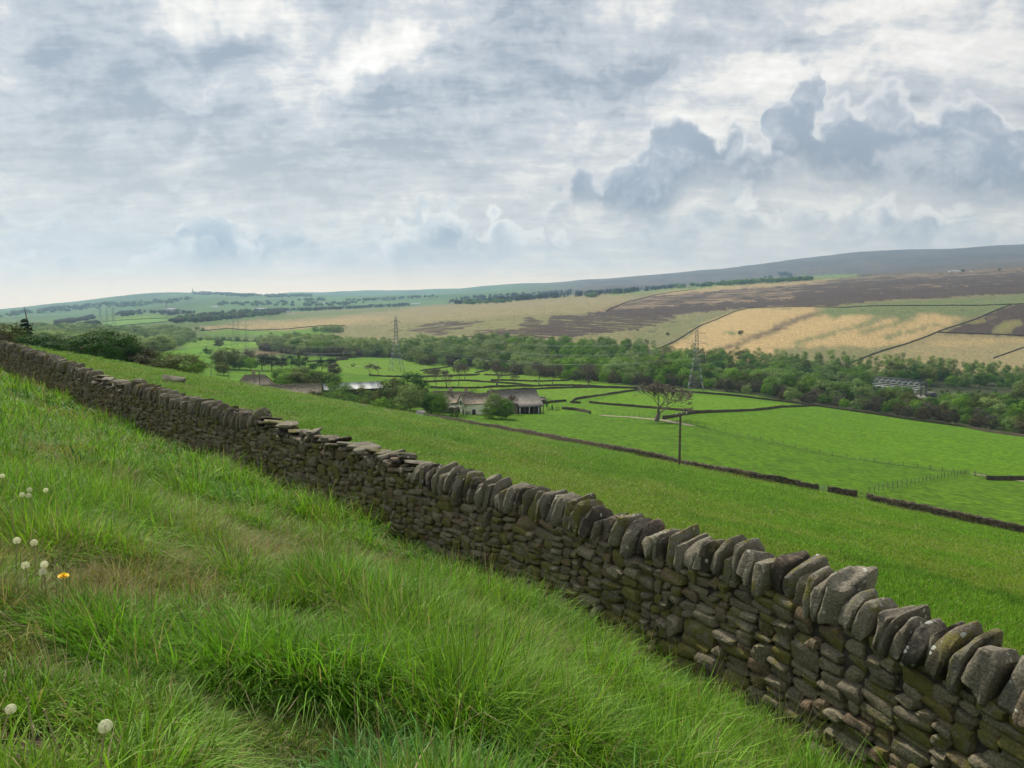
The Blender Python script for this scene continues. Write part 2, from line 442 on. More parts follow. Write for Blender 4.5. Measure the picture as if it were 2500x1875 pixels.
def ground_material():
    m, t, b = material('ground')
    pos = t.new('ShaderNodeNewGeometry').outputs['Position']
    cov = t.attr('cover'); alt = t.attr('alt')
    aux = t.sep(t.attr('aux', out='Vector'))          # x: heather share, y: grain size (m), z: relief
    size = aux[1]
    p1 = t.v('DIVIDE', pos, t.xyz(size, size, size))
    nA = t.noise(p1, 1.0, 6, .62)                      # tufts
    nB = t.noise(p1, .16, 5, .6)                       # patches
    nC = t.noise(t.v('MULTIPLY', p1, (.05, .22, .2)), 1.0, 5, .62)   # long streaks lying across the slope
    c = t.mix(t.ss(nA, .34, .66), t.v('SCALE', cov, scale=.58), t.v('SCALE', cov, scale=1.32))
    c = t.mix(t.m('MULTIPLY', t.ss(nB, .46, .66), .55), c, alt)
    mk = t.m('ADD', t.m('MULTIPLY', t.m('SUBTRACT', nC, .5), 1.5), t.m('MULTIPLY', t.m('SUBTRACT', nB, .5), 1.3))
    hm = t.ss(t.m('ADD', aux[0], mk), .46, .56)
    heather = t.mix(t.ss(nA, .35, .7), (.040, .028, .021), (.098, .070, .050))
    hm = t.m('MULTIPLY', hm, t.ss(aux[0], .02, .12))
    c = t.mix(hm, c, heather)
    t.put(b.inputs['Base Color'], c)
    b.inputs['Roughness'].default_value = .95; b.inputs['Specular IOR Level'].default_value = .08
    bump = t.new('ShaderNodeBump'); bump.inputs['Strength'].default_value = .55
    t.put(bump.inputs['Height'], nA); t.put(bump.inputs['Distance'], t.m('MULTIPLY', size, aux[2]))
    t.l.new(bump.outputs[0], b.inputs['Normal'])
    return m
M_GROUND = ground_material()

# ------------------------------------------------------------------ land cover, as seen across the valley (photo outlines laid on the ground)
LUSH = (.082, .172, .009); LUSH2 = (.105, .205, .02); PAST = (.092, .172, .012); PAST2 = (.125, .180, .022)
DULL = (.125, .165, .06); OLIVE = (.175, .170, .075); OLIVE2 = (.24, .205, .10); TAN = (.40, .290, .135); TAN2 = (.31, .240, .110)
BROWN = (.15, .11, .065); FARG = (.080, .150, .050); FOREST = (.045, .055, .025); MOORB = (.23, .170, .10); FARM = (.095, .085, .065)
def inside(poly, x, y):
    p = np.asarray(poly, float); r = np.zeros(x.shape, bool); n = len(p)
    for i in range(n):
        x1, y1 = p[i]; x2, y2 = p[(i + 1) % n]
        c = ((y1 > y) != (y2 > y))
        with np.errstate(divide='ignore', invalid='ignore'):
            r ^= c & (x < (x2 - x1) * (y - y1) / (y2 - y1 + 1e-12) + x1)
    return r
# mid wall in plan (distance along each sight line)
MID = [(870, 262), (950, 245), (1050, 225), (1133, 203), (1236, 178), (1372, 148), (1500, 130), (1665, 117.5), (1875, 105), (2011, 102.5), (2135, 101), (2336, 93), (2500, 88.5), (2900, 82), (3600, 74)]
_mx = np.array([at(p, d)[0] for p, d in MID]); _my = np.array([d for p, d in MID], float)
WOOD_FRONT = [(640, 858), (720, 868), (850, 873), (950, 873), (1010, 890), (1100, 897), (1200, 905), (1300, 920), (1400, 931), (1500, 940), (1600, 946), (1700, 950), (1850, 966), (1960, 985), (2050, 997), (2213, 1020), (2360, 1042), (2500, 1062)]
WF = [(px, hit(px, py, 150)[1]) for px, py in WOOD_FRONT] + [(2800, 270), (3600, 250)]
WB = [(640, 870), (850, 850), (1000, 830), (1250, 790), (1450, 775), (1520, 800), (1600, 790), (1700, 780), (1900, 790), (2100, 790), (2500, 770), (3600, 760)]
def wood_front(px): return np.interp(px, [a for a, _ in WF], [b for _, b in WF])
def wood_back(px): return np.interp(px, [a for a, _ in WB], [b for _, b in WB])

def paint(X, Y, Zz):
    n = X.shape[0]
    s, t = st(X, Y); D = np.hypot(X, Y)
    front = Y > 1
    px, py = project(X, np.where(front, Y, 1.0), Zz)
    px = np.where(front, px, -9999.); py = np.where(front, py, 0.)
    cov = np.tile(np.array(PAST), (n, 1)); alt = np.tile(np.array(PAST2), (n, 1))
    aux = np.zeros((n, 3)); aux[:, 1] = .45; aux[:, 2] = .5
    def put(mask, c, a=None, heather=None, size=None, rel=None):
        cov[mask] = c
        if a is not None: alt[mask] = a
        if heather is not None: aux[mask, 0] = heather
        if size is not None: aux[mask, 1] = size
        if rel is not None: aux[mask, 2] = rel
    verge = s < sw(t) + .25
    put(verge, (.050, .065, .02), (.085, .070, .035), size=.12)
    put(verge & (np.hypot((X + 1.6) / .55, (Y - 2.4) / .42) < 1), (.055, .042, .03), (.085, .065, .042), size=.05)
    midx = np.interp(Y, _my[::-1], _mx[::-1])
    valley = (~verge) & (Y > 80) & (X > midx) & (Y < 1000)
    valley |= (~verge) & (Y > 262)
    put(valley, LUSH, (.052, .135, .012), size=1.5, rel=.7)
    nb = vnoise(X / 18, Y / 18, 5); nb2 = vnoise(X / 60, Y / 90, 6)
    past = (~verge) & (~valley)
    w = np.clip((vnoise(X / 3.2, Y / 3.2, 31) * .6 + vnoise(X / 11, Y / 11, 32) * .6 - .42) * 2.2, 0, 1)[:, None]
    cov[past] = (np.array(PAST) * (1 - w) + np.array((.115, .15, .03)) * w)[past]
    # dung-pale, worn strip along the foot of the mid wall
    dw = np.abs(X - midx) * .82
    strip = past & (Y > 85) & (dw < 9) & (nb > .35)
    put(strip, (.20, .20, .075), (.26, .22, .11))
    strip2 = past & (dw < 4.5) & (Y > 128) & (Y < 170)
    put(strip2, (.30, .21, .12), (.24, .2, .1))
    vfar = valley & (Y > 150)
    cov[vfar] *= (0.82 + .36 * nb2)[vfar, None]
    # beyond the river wood: moor
    moor = (~verge) & (Y > wood_back(px)) & (px > 640)
    put(moor, OLIVE, OLIVE2, heather=0, size=5.0, rel=.35)
    wood = (~verge) & (Y > wood_front(px)) & (Y <= wood_back(px)) & (px > 640)
    put(wood, FOREST, (.06, .07, .03), size=3.0)
    left = (px <= 700) & (Y > 480) & ~verge
    put(left, (.085, .13, .035), (.1, .15, .04), size=4.0)
    far = (Y > 2650) & ~verge
    g = np.clip((1450 - px) / 250, 0, 1)[:, None]
    nz = vnoise(X / 170, Y / 420, 40)[:, None]; nz2 = vnoise(X / 60, Y / 240, 41)[:, None]
    cf = (np.array(FARG) * (.75 + .6 * nz)) * g + (np.array(FARM) * (.7 + .7 * nz2)) * (1 - g)
    cov[far] = cf[far]; alt[far] = (cf * np.array((1.1, .9, .8)))[far]; aux[far, 1] = 14.; aux[far, 2] = .3
    aux[far & (px > 1400), 0] = .34
    fm = (Y > 1500) & (Y <= 2650) & (px < 640)
    put(fm, (.11, .17, .05), (.09, .13, .05), size=8.)
    wx = (vnoise(X / 30, Y / 55, 71) - .5) * 16 + (vnoise(X / 9, Y / 20, 72) - .5) * 12; wy = (vnoise(X / 40, Y / 60, 73) - .5) * 6 + (vnoise(X / 12, Y / 22, 74) - .5) * 4
    rj = np.random.default_rng(9); wx = wx + rj.normal(0, 6, n); wy = wy + rj.normal(0, 2.2, n)
    fieldpoly = lambda pts, c, a, size=1.5: put(inside(pts, px, py) & valley & (Y < 700), c, a, size=size)
    fieldpoly([(1480,1012),(1700,1045),(2000,1112),(2370,1158),(2130,1225),(2000,1215),(1665,1150),(1300,1075),(1030,1022),(1040,1008),(1290,1012)], (.072,.156,.008), (.044,.098,.010), 1.3)
    fieldpoly([(2130,1212),(2370,1158),(2700,1200),(2700,1400)], (.076,.156,.009), (.048,.102,.010))
    fieldpoly([(1620,1026),(1780,1006),(2010,990),(2700,1090),(2700,1195),(2370,1155),(2000,1106),(1700,1042)], (.084,.180,.007), (.056,.128,.008))
    fieldpoly([(1440,984),(1530,958),(1640,958),(1960,992),(1780,1005),(1706,1011),(1590,997)], (.102,.205,.010), (.072,.155,.010))
    fieldpoly([(1000,880),(1300,905),(1560,945),(1530,957),(1400,978),(1190,955),(1040,945),(900,915),(760,905),(760,880)], (.112,.208,.014), (.080,.160,.012))
    def poly(pts, c, a=None, heather=None, size=None, dmin=300):
        m = inside(pts, px + wx, py + wy) & (Y > dmin)
        put(m, c, a, heather, size); return m
    # centre and left moor
    poly([(860,760),(1000,750),(1250,732),(1480,716),(1560,722),(1482,758),(1400,764),(1250,772),(1000,790),(860,800),(700,812),(620,806),(500,806),(470,800),(640,778),(760,765)], OLIVE2, OLIVE, 0.0, 6.)
    poly([(478,808),(560,797),(700,786),(860,775),(960,772),(860,790),(800,794),(700,803),(620,806),(570,800)], TAN2, OLIVE2, 0.0, 6.)
    poly([(640,778),(760,763),(990,752),(980,757),(800,772),(660,786)], DULL, (.15,.2,.06), 0, 6.)
    # bright enclosed fields on the left
    poly([(488,810),(560,803),(620,808),(700,806),(780,797),(838,797),(832,806),(800,815),(740,822),(700,818),(640,820),(520,816)], LUSH2, LUSH, 0, 4., 600)
    poly([(436,824),(500,828),(620,834),(735,833),(690,842),(620,850),(560,858),(500,866),(436,846)], LUSH2, (.2,.33,.03), 0, 4., 600)
    poly([(215,800),(236,786),(290,773),(350,769),(412,770),(408,786),(350,792),(262,803)], (.13,.24,.045), (.15,.25,.05), 0, 5., 900)
    poly([(330,905),(345,884),(420,862),(470,848),(510,850),(520,880),(495,908),(400,915)], (.10,.225,.02), (.12,.22,.03), 0, 2., 250)
    poly([(600,866),(660,842),(730,838),(760,850),(700,862),(650,870)], BROWN, OLIVE, .3, 3., 500)
    # heather on the near moor
    poly([(985,806),(1040,788),(1130,782),(1215,778),(1180,792),(1110,808),(1080,818),(1000,814)], OLIVE, OLIVE2, .60, 5.)
    poly([(1130,826),(1150,806),(1270,800),(1278,772),(1320,775),(1330,796),(1345,770),(1500,763),(1650,768),(1645,786),(1560,804),(1470,815),(1400,820),(1290,832)], OLIVE, OLIVE2, .66, 5.)
    poly([(1150,836),(1300,832),(1480,818),(1600,800),(1690,795),(1640,838),(1560,850),(1480,850),(1300,846)], OLIVE, OLIVE2, .30, 5.)
    # upper moor
    poly([(1450,762),(1530,737),(1600,719),(1700,705),(1900,690),(2100,676),(2500,652),(2600,645),(2600,700),(2000,733),(1700,750)], MOORB, TAN2, .56, 7.)
    poly([(1900,706),(2100,690),(2500,664),(2600,655),(2600,702),(2200,722),(1950,730)], MOORB, OLIVE2, .72, 7.)
    poly([(1420,764),(1482,760),(1700,746),(1990,731),(2250,708),(2600,690),(2600,712),(2200,732),(2000,747),(1835,748),(1740,758),(1620,772),(1480,768)], BROWN, MOORB, .95, 6.)
    poly([(1590,722),(1660,707),(1800,697),(2000,682),(2060,678),(2000,689),(1800,704),(1700,713)], TAN2, TAN, .08, 7.)
    poly([(1480,716),(1640,704),(1760,693),(1960,674),(2100,669),(2080,676),(1960,682),(1760,699),(1640,709),(1500,720)], (.16,.25,.06), DULL, 0, 7.)
    poly([(1640,836),(1715,790),(1790,758),(1700,775),(1600,800),(1540,820),(1600,838)], OLIVE, DULL, .2, 4.)
    # straw-coloured enclosure
    poly([(2000,750),(2050,746),(2200,737),(2600,716),(2600,744),(2480,744),(2400,772),(2200,800),(2000,790)], (.125,.160,.06), OLIVE, .08, 4.)
    poly([(1580,872),(1650,836),(1715,793),(1790,762),(1835,752),(2003,751),(1985,772),(2082,764),(2130,772),(2191,771),(2182,780),(2213,780),(2262,764),(2351,777),(2301,806),(2213,840),(2120,862),(2038,876),(1900,888),(1700,890)], TAN, TAN2, .05, 3.)
    poly([(1890,852),(1960,848),(2100,846),(2213,838),(2150,862),(2060,885),(1900,892)], OLIVE, OLIVE2, .05, 3.)
    poly([(2015,768),(2090,763),(2200,768),(2180,776),(2090,770),(2030,778)], DULL, OLIVE, .05, 3.)
    poly([(1770,815),(1790,808),(1812,812),(1796,820)], DULL, OLIVE, .1, 3.)
    for a, b in (((2085,800),(2160,772)), ((1930,845),(2090,795)), ((2100,815),(2215,780)), ((2150,830),(2280,790))):
        poly([(a[0],a[1]-5),(b[0],b[1]-3),(b[0]+18,b[1]),(a[0]+10,a[1]+4)], OLIVE, DULL, .1, 3.)
    poly([(1715,862),(1760,846),(1830,822),(1900,792),(1955,768),(1985,758),(2003,757),(1975,776),(1930,796),(1850,828),(1800,842),(1750,864)], BROWN, OLIVE, .3, 3.)
    poly([(2060,890),(2213,842),(2301,808),(2400,818),(2600,822),(2600,920),(2100,920)], OLIVE2, TAN2, .05, 3.)
    poly([(2260,832),(2420,826),(2560,820),(2560,834),(2400,842),(2270,845)], TAN2, TAN, .05, 3.)
    poly([(2300,812),(2400,772),(2480,743),(2600,735),(2600,820),(2460,818)], BROWN, OLIVE, .85, 4.)
    poly([(2360,790),(2395,780),(2420,782),(2370,796)], (.19,.175,.06), OLIVE, 0, 3.)
    poly([(2420,812),(2450,785),(2500,778),(2470,814)], (.19,.175,.06), OLIVE, 0, 3.)
    return cov, alt, aux, dict(verge=verge, past=past, moor=moor & ~far, wood=wood, far=far)

def build_ground():
    az1 = np.arctan((np.arange(-240, 2741, 3.6) - 1250) / FPX)
    lo = np.linspace(-math.pi, az1[0], 70)[:-1]; hi = np.linspace(az1[-1], math.pi, 70)[1:]
    az = np.concatenate([lo, az1, hi])
    r = np.concatenate([np.geomspace(.5, 8, 46), np.geomspace(8, 100, 92)[1:], np.geomspace(100, 450, 86)[1:], np.geomspace(450, 3000, 190)[1:], np.geomspace(3000, 10400, 58)[1:]])
    A, R = np.meshgrid(az, r)
    X = (R * np.sin(A)); Y = (R * np.cos(A))
    # use Y-based distance in front so rows follow the sight lines' depth
    Zz = H(X.ravel(), Y.ravel()).reshape(X.shape)
    V = np.stack([X.ravel(), Y.ravel(), Zz.ravel()], 1)
    nr, nc = X.shape
    cov, alt, aux, masks = paint(V[:, 0], V[:, 1], V[:, 2])
    # soften what grows into what on the far slopes
    far_rows = (r > 640)
    def soft(a):
        b = a.reshape(nr, nc, -1); q = b.copy()
        for _ in range(2):
            k = q.copy(); k[1:-1, 1:-1] = (q[1:-1, 1:-1] * 2 + q[:-2, 1:-1] + q[2:, 1:-1] + q[1:-1, :-2] + q[1:-1, 2:]) / 6; q = k
        b[far_rows] = q[far_rows]; return b.reshape(nr * nc, -1)
    cov, alt, aux = soft(cov), soft(alt), soft(aux)
    i, j = np.meshgrid(np.arange(nr - 1), np.arange(nc - 1), indexing='ij')
    a = (i * nc + j).ravel()
    F = np.stack([a, a + nc, a + nc + 1, a + 1], 1)[:, ::-1]
    jj = j.ravel()
    # classes per face, by its first corner
    cls = np.full(len(V), 2)
    cls[masks['verge']] = 0; cls[masks['past']] = 1; cls[masks['moor']] = 3; cls[masks['far']] = 4
    fc = cls[a]
    ones = np.ones((len(V), 1))
    for k, nm in enumerate(('verge', 'pasture', 'valley_fields', 'moorland', 'hills')):
        f = F[fc == k]
        if k == 0:   # close the disc under the viewer
            c0 = len(V)
        u, inv = np.unique(f.ravel(), return_inverse=True)
        me = mesh_np(nm, V[u], inv.reshape(f.shape), M_GROUND, True)
        set_attr(me, 'cover', np.concatenate([cov[u], ones[u]], 1), 'FLOAT_COLOR')
        set_attr(me, 'alt', np.concatenate([alt[u], ones[u]], 1), 'FLOAT_COLOR')
        at_ = me.attributes.new('aux', 'FLOAT_VECTOR', 'POINT'); at_.data.foreach_set('vector', aux[u].astype(np.float32).ravel())
        structure(nm, me)
build_ground()
# ------------------------------------------------------------------ dry stone
rng = np.random.default_rng(11)
def cube_sphere(n):
    vs = {}; V = []; Q = []
    def vid(p):
        k = tuple(np.round(p, 5))
        if k not in vs: vs[k] = len(V); V.append(p)
        return vs[k]
    g = np.linspace(-1, 1, n + 1)
    for ax in range(3):
        for sg in (-1, 1):
            for i in range(n):
                for j in range(n):
                    q = []
                    for a, b in ((i, j), (i + 1, j), (i + 1, j + 1), (i, j + 1)):
                        p = np.zeros(3); p[ax] = sg; p[(ax + 1) % 3] = g[a]; p[(ax + 2) % 3] = g[b]; q.append(vid(p))
                    Q.append(q if sg > 0 else q[::-1])
    return np.array(V), np.array(Q)
_CS = {n: cube_sphere(n) for n in (3, 4, 5, 6, 7)}
def n3(p, seed):
    """cheap smooth 3-D noise"""
    r = np.random.default_rng(seed); out = np.zeros(len(p))
    for f in (1.3, 2.6, 5.0):
        k = r.normal(size=(3, 3)) * f; ph = r.uniform(0, 6.28, 3)
        out += (np.sin(p @ k + ph).sum(1)) / (3 * f)
    return out
def stone_shape(seed, n=4, power=11.0, cuts=9, amp=.12, kind='face'):
    r = np.random.default_rng(seed)
    V, Q = _CS[n]
    p = V / ((np.abs(V) ** power).sum(1) ** (1 / power))[:, None]
    if kind == 'cope':      # upright slab, narrowing and rounded to the top
        tt = (p[:, 2] + 1) / 2
        p[:, 0] *= 1 - .28 * r.uniform(.1, 1) * tt ** 1.5
        p[:, 1] *= 1 - .40 * r.uniform(.2, 1) * tt ** 2.2
        p[:, 0] += r.uniform(-.35, .35) * (tt - .5) ** 2 + .18 * r.normal() * (p[:, 1] * .5)
        p[:, 2] += p[:, 0] * r.uniform(-.14, .14) * tt + p[:, 1] * r.uniform(-.22, .22) * tt
    for _ in range(cuts):
        nrm = r.normal(size=3); nrm[1] *= .75; nrm /= np.linalg.norm(nrm)
        d = (p @ nrm); off = d.max() * r.uniform(.66, .95)
        over = np.clip(d - off, 0, None); p = p - over[:, None] * nrm * .97
    p = p * (1 + amp * n3(p, seed + 5))[:, None]
    p += r.normal(size=p.shape) * .010
    p /= np.abs(p).max(0)[None, :]
    return p, Q

def sharp(me, a=.50):
    me.set_sharp_from_angle(angle=a); return me
def stone_material(name, moss, soot, lichen, base=(.185, .155, .115), joint=0.0):
    m, t, b = material(name)
    geo = t.new('ShaderNodeNewGeometry'); oi = t.new('ShaderNodeObjectInfo')
    rnd = t.m('FRACT', t.m('ADD', oi.outputs['Random'], t.attr('rnd', out='Fac')))
    rnd2 = t.m('FRACT', t.m('MULTIPLY', rnd, 17.31)); rnd3 = t.m('FRACT', t.m('MULTIPLY', rnd, 43.7))
    pos = t.v('ADD', geo.outputs['Position'], t.v('SCALE', (7.1, 3.3, 5.7), scale=rnd))
    fine = t.noise(pos, 55, 5, .65); mid = t.noise(pos, 11, 5, .6); broad = t.noise(pos, 3.5, 4, .6)
    c = t.mix(rnd, tuple(v * .70 for v in base), tuple(v * 1.22 for v in base))
    c = t.mix(t.m('MULTIPLY', rnd2, .5), c, (.155, .15, .125))
    c = t.mix(t.m('MULTIPLY', t.ss(rnd3, .72, .95), .5), c, (.20, .125, .075))
    c = t.mix(t.ss(fine, .35, .72), t.v('SCALE', c, scale=.62), t.v('SCALE', c, scale=1.25))
    ms = t.ss(t.m('ADD', t.m('ADD', t.m('MULTIPLY', mid, .8), t.m('MULTIPLY', broad, .5)), t.m('MULTIPLY', t.m('SUBTRACT', rnd2, .5), .35)), .86 - moss, 1.02 - moss)
    c = t.mix(t.m('MULTIPLY', ms, .85), c, t.mix(fine, (.085, .080, .018), (.20, .185, .05)))
    st_ = t.ss(t.m('ADD', t.m('ADD', t.m('MULTIPLY', broad, .9), t.m('MULTIPLY', mid, .3)), t.m('MULTIPLY', t.m('SUBTRACT', rnd3, .5), .4)), .88 - soot, 1.02 - soot)
    c = t.mix(t.m('MULTIPLY', st_, .8), c, (.035, .033, .033))
    # pale lichen discs
    vd = t.vor(t.v('ADD', pos, t.v('SCALE', t.v('SUBTRACT', t.noise(pos, 40, 2, .5, 0, True), (.5, .5, .5)), scale=.012)), 16, 'F1')
    rad = t.m('MULTIPLY', t.ss(t.noise(pos, 5.5, 2, .5), .70 - lichen, .86 - lichen), .32)
    lk = t.m('MULTIPLY', t.ss(t.m('SUBTRACT', rad, vd), 0.0, .05), t.ss(fine, .25, .5))
    c = t.mix(t.m('MULTIPLY', lk, .85), c, (.46, .48, .43))
    t.put(b.inputs['Base Color'], c)
    b.inputs['Roughness'].default_value = .92; b.inputs['Specular IOR Level'].default_value = .15
    bp = t.new('ShaderNodeBump'); bp.inputs['Strength'].default_value = .9; bp.inputs['Distance'].default_value = .026
    t.put(bp.inputs['Height'], t.m('ADD', t.m('MULTIPLY', fine, .45), mid)); t.l.new(bp.outputs[0], b.inputs['Normal'])
    return m
M_FACE = stone_material('mossy_gritstone', .22, .05, .09, (.235, .205, .140))
M_COPE = stone_material('coping_gritstone', .15, .19, .20, (.235, .212, .160))
M_CORE = flat('wall_core', (.05, .045, .035), .95, var=.5, scale=9)  # coloured dark so the gaps between stones look shaded

WT0, WT1 = -1.6, 46.0
def face_h(t):
    return float(np.interp(t, [-2, 0, 2, 4.6, 8.5, 9.2, 13.8, 14.6, 21.5, 22.2, 25, 26, 33], [1.32, 1.30, 1.26, 1.11, .95, 1.16, 1.22, 1.0, .98, .93, .95, .90, .87])) + .03 * math.sin(t * .9) + .02 * math.sin(t * 2.3 + 1)
SLABS = ((8.7, 14.0), (21.9, 25.2))
def in_slab(t): return any(a < t < b for a, b in SLABS)
def wall_dir(t):
    d = float(sw(t + .05) - sw(t - .05)) / .1
    e = np.array((-(d - 1), -(d + 1))) / S2; return e / np.linalg.norm(e), math.hypot(1, d)
def wall_xyz(t, ds, h):
    x, y = xy(float(sw(t)), t); e, _ = wall_dir(t); return (x - e[1] * ds, y + e[0] * ds, float(zbase(t)) + h)
def wall_tilt(t): return math.atan((float(zbase(t + .5)) - float(zbase(t - .5))) / wall_dir(t)[1])   # rise per metre leftwards
def wall_yaw(t): e, _ = wall_dir(t); return math.atan2(e[1], e[0])

def pack_face():
    """irregular coursing: always fill the lowest ledge with a stone of random size"""
    du = .02; n = int((WT1 - WT0) / du)
    top = np.full(n, -.22); lim = np.array([face_h(WT0 + (i + .5) * du) for i in range(n)])
    out = []; r = random.Random(5); STR = [wall_dir(WT0 + (i + .5) * du)[1] for i in range(n)]
    done = top >= lim - .045
    while not done.all():
        i = int(np.argmin(np.where(done, 9, top)))
        v = top[i]; a = i
        while a > 0 and abs(top[a - 1] - v) < .012: a -= 1
        b = i
        while b < n - 1 and abs(top[b + 1] - v) < .012: b += 1
        gap = (b - a + 1) * du
        far = 1 + .0 * a
        big = r.random() < (.16 if v < .25 else .08)
        q = STR[a]; w = (r.uniform(.26, .46) if big else r.uniform(.11, .30)) / q
        h = r.uniform(.12, .21) if big else r.choice((r.uniform(.05, .085), r.uniform(.07, .13)))
        if gap < .09 / q:     # chink: raise to the lower neighbour
            nb = min([top[k] for k in (a - 1, b + 1) if 0 <= k < n] or [v + .06])
            h = max(.035, min(.14, nb - v)); w = gap
        elif gap - w < .10 / q: w = gap if gap < .5 / q else gap * .5
        k1 = min(b + 1, a + max(1, int(round(w / du))))
        h = min(h, max(.05, lim[a:k1].min() - v + .03))
        if h > .03: out.append((WT0 + a * du, WT0 + k1 * du, v, v + h))
        top[a:k1] = v + h
        done = top >= lim - .045
    return out

def build_near_wall():
    wall = thing('dry_stone_wall', 'long mossy dry stone wall with upright coping running down across the foreground', 'wall', wall_xyz(5, 0, 0))
    inv = Matrix.Translation(-Vector(wall.location))
    def part(name, me, M, **kw):
        o = link(name, me, wall); o.matrix_basis = inv @ M; return o
    def xf(t, ds, h, sc, rx, ry, rz):
        M = Matrix.Translation(wall_xyz(t, ds, h)) @ Matrix.Rotation(wall_yaw(t) + rz, 4, 'Z') @ Matrix.Rotation(wall_tilt(t) + ry, 4, 'Y') @ Matrix.Rotation(rx, 4, 'X')
        return M @ Matrix.Diagonal((*sc, 1))
    # core behind the stones, its dark colour stands in for shade in the gaps
    b = MB(); ts = np.arange(WT0, WT1 + .01, .5)
    for a, c in zip(ts[:-1], ts[1:]):
        pts = []
        for t in (a, c):
            for ds, h in ((.10, -.3), (.17, face_h(t) - .06), (.44, face_h(t) - .06), (.56, -.3)): pts.append(np.array(wall_xyz(t, ds, h)) - np.array(wall.location))
        b.add(pts, [[0, 1, 5, 4], [1, 2, 6, 5], [2, 3, 7, 6]])
    b.build('rubble_core', M_CORE, wall)
    # face stones
    shapes = [stone_shape(100 + i, 5 if i < 36 else 4) for i in range(66)]
    meshes = [sharp(mesh_np('stone', V, Q, M_FACE, True)) for V, Q in shapes[:36]]
    rects = pack_face(); r = random.Random(8)
    near = sorted(range(len(rects)), key=lambda i: -((rects[i][1] - rects[i][0]) * (rects[i][3] - rects[i][2]) / max(.5, (4.0 + abs(rects[i][0] - 0.6) * .75)) ** 2 * (1.0 if .4 < rects[i][1] else .0) * (1 if rects[i][3] > .05 else .2)))
    single = set(near[:300])
    JV, JQ, JR = [], [], []; nv = 0
    for i, (a, c, v0, v1) in enumerate(rects):
        t = (a + c) / 2; w = (c - a) * wall_dir((a + c) / 2)[1]; h = v1 - v0
        dep = r.uniform(.13, .2)
        pull = r.uniform(-.022, .022)
        M = xf(t, .13 + .12 * (v0 + v1) / 2 + pull + (dep - .16) * .2, (v0 + v1) / 2, (max(.02, w / 2 * 1.05 + .007), dep, max(.015, h / 2 * 1.06 + .007)),
               r.uniform(-.08, .08), r.uniform(-.06, .06) + .02, r.uniform(-.08, .08))
        if i in single: part('stone', meshes[r.randrange(36)], M)
        else:
            V, Q = shapes[36 + r.randrange(30)]
            A = np.array(inv @ M); P = V @ A[:3, :3].T + A[:3, 3]
            JV.append(P); JQ.append(Q + nv); nv += len(P); JR.append(np.full(len(P), r.random()))
    me = mesh_np('rubble_stones', np.concatenate(JV), np.concatenate(JQ), M_FACE, True); set_attr(me, 'rnd', np.concatenate(JR))
    sharp(me); o = link('rubble_stones', me, wall); o['kind'] = 'stuff'
    # back face of the wall, seen only over the top: rough rubble
    # coping: stones on edge
    cm = [sharp(mesh_np('coping_stone', *stone_shape(400 + i, 7, 9.0, 12, .16, 'cope'), M_COPE, True), .42) for i in range(34)]
    sm = [sharp(mesh_np('slab', *stone_shape(500 + i, 6, 9.0, 12, .16), M_COPE, True)) for i in range(12)]
    t = WT0 + .1; lean = .12
    while t < WT1 - .1:
        if in_slab(t):
            # fallen stretch: flat slabs in two or three loose layers
            w = r.uniform(.18, .44)
            for k in range(r.choice((2, 2, 3))):
                part('coping_slab', sm[r.randrange(12)], xf(t + w / 2 + r.uniform(-.08, .08), .30 + r.uniform(-.06, .04), face_h(t) + .02 + k * .085, (w / 2 * r.uniform(.9, 1.1), r.uniform(.15, .28), r.uniform(.03, .075)),
                     r.uniform(-.20, .16), r.uniform(-.24, .14), r.uniform(-.7, .7)))
            t += w * .9 / wall_dir(t)[1]; continue
        th = r.choice((r.uniform(.06, .10), r.uniform(.09, .14), r.uniform(.13, .19) if t < 7 else r.uniform(.08, .14)))
        hh = r.uniform(.30, .44) * (.96 if th < .16 else 1.08)
        lean = .78 * lean + .22 * r.uniform(-.02, .34) + r.uniform(-.04, .04)
        if t < 4: lean *= .9
        part('coping_stone', cm[r.randrange(34)], xf(t + th / 2 / wall_dir(t)[1], .30 + r.uniform(-.035, .035), face_h(t) + hh / 2 - .035, (th / 2 * 1.10, r.uniform(.19, .27), hh / 2 + .02), r.uniform(-.08, .08), lean, r.uniform(-.16, .16)))
        t += th * .97 / wall_dir(t)[1]
    # end stone of the low stretch and two loose blocks
    return wall
NEAR_WALL = build_near_wall()
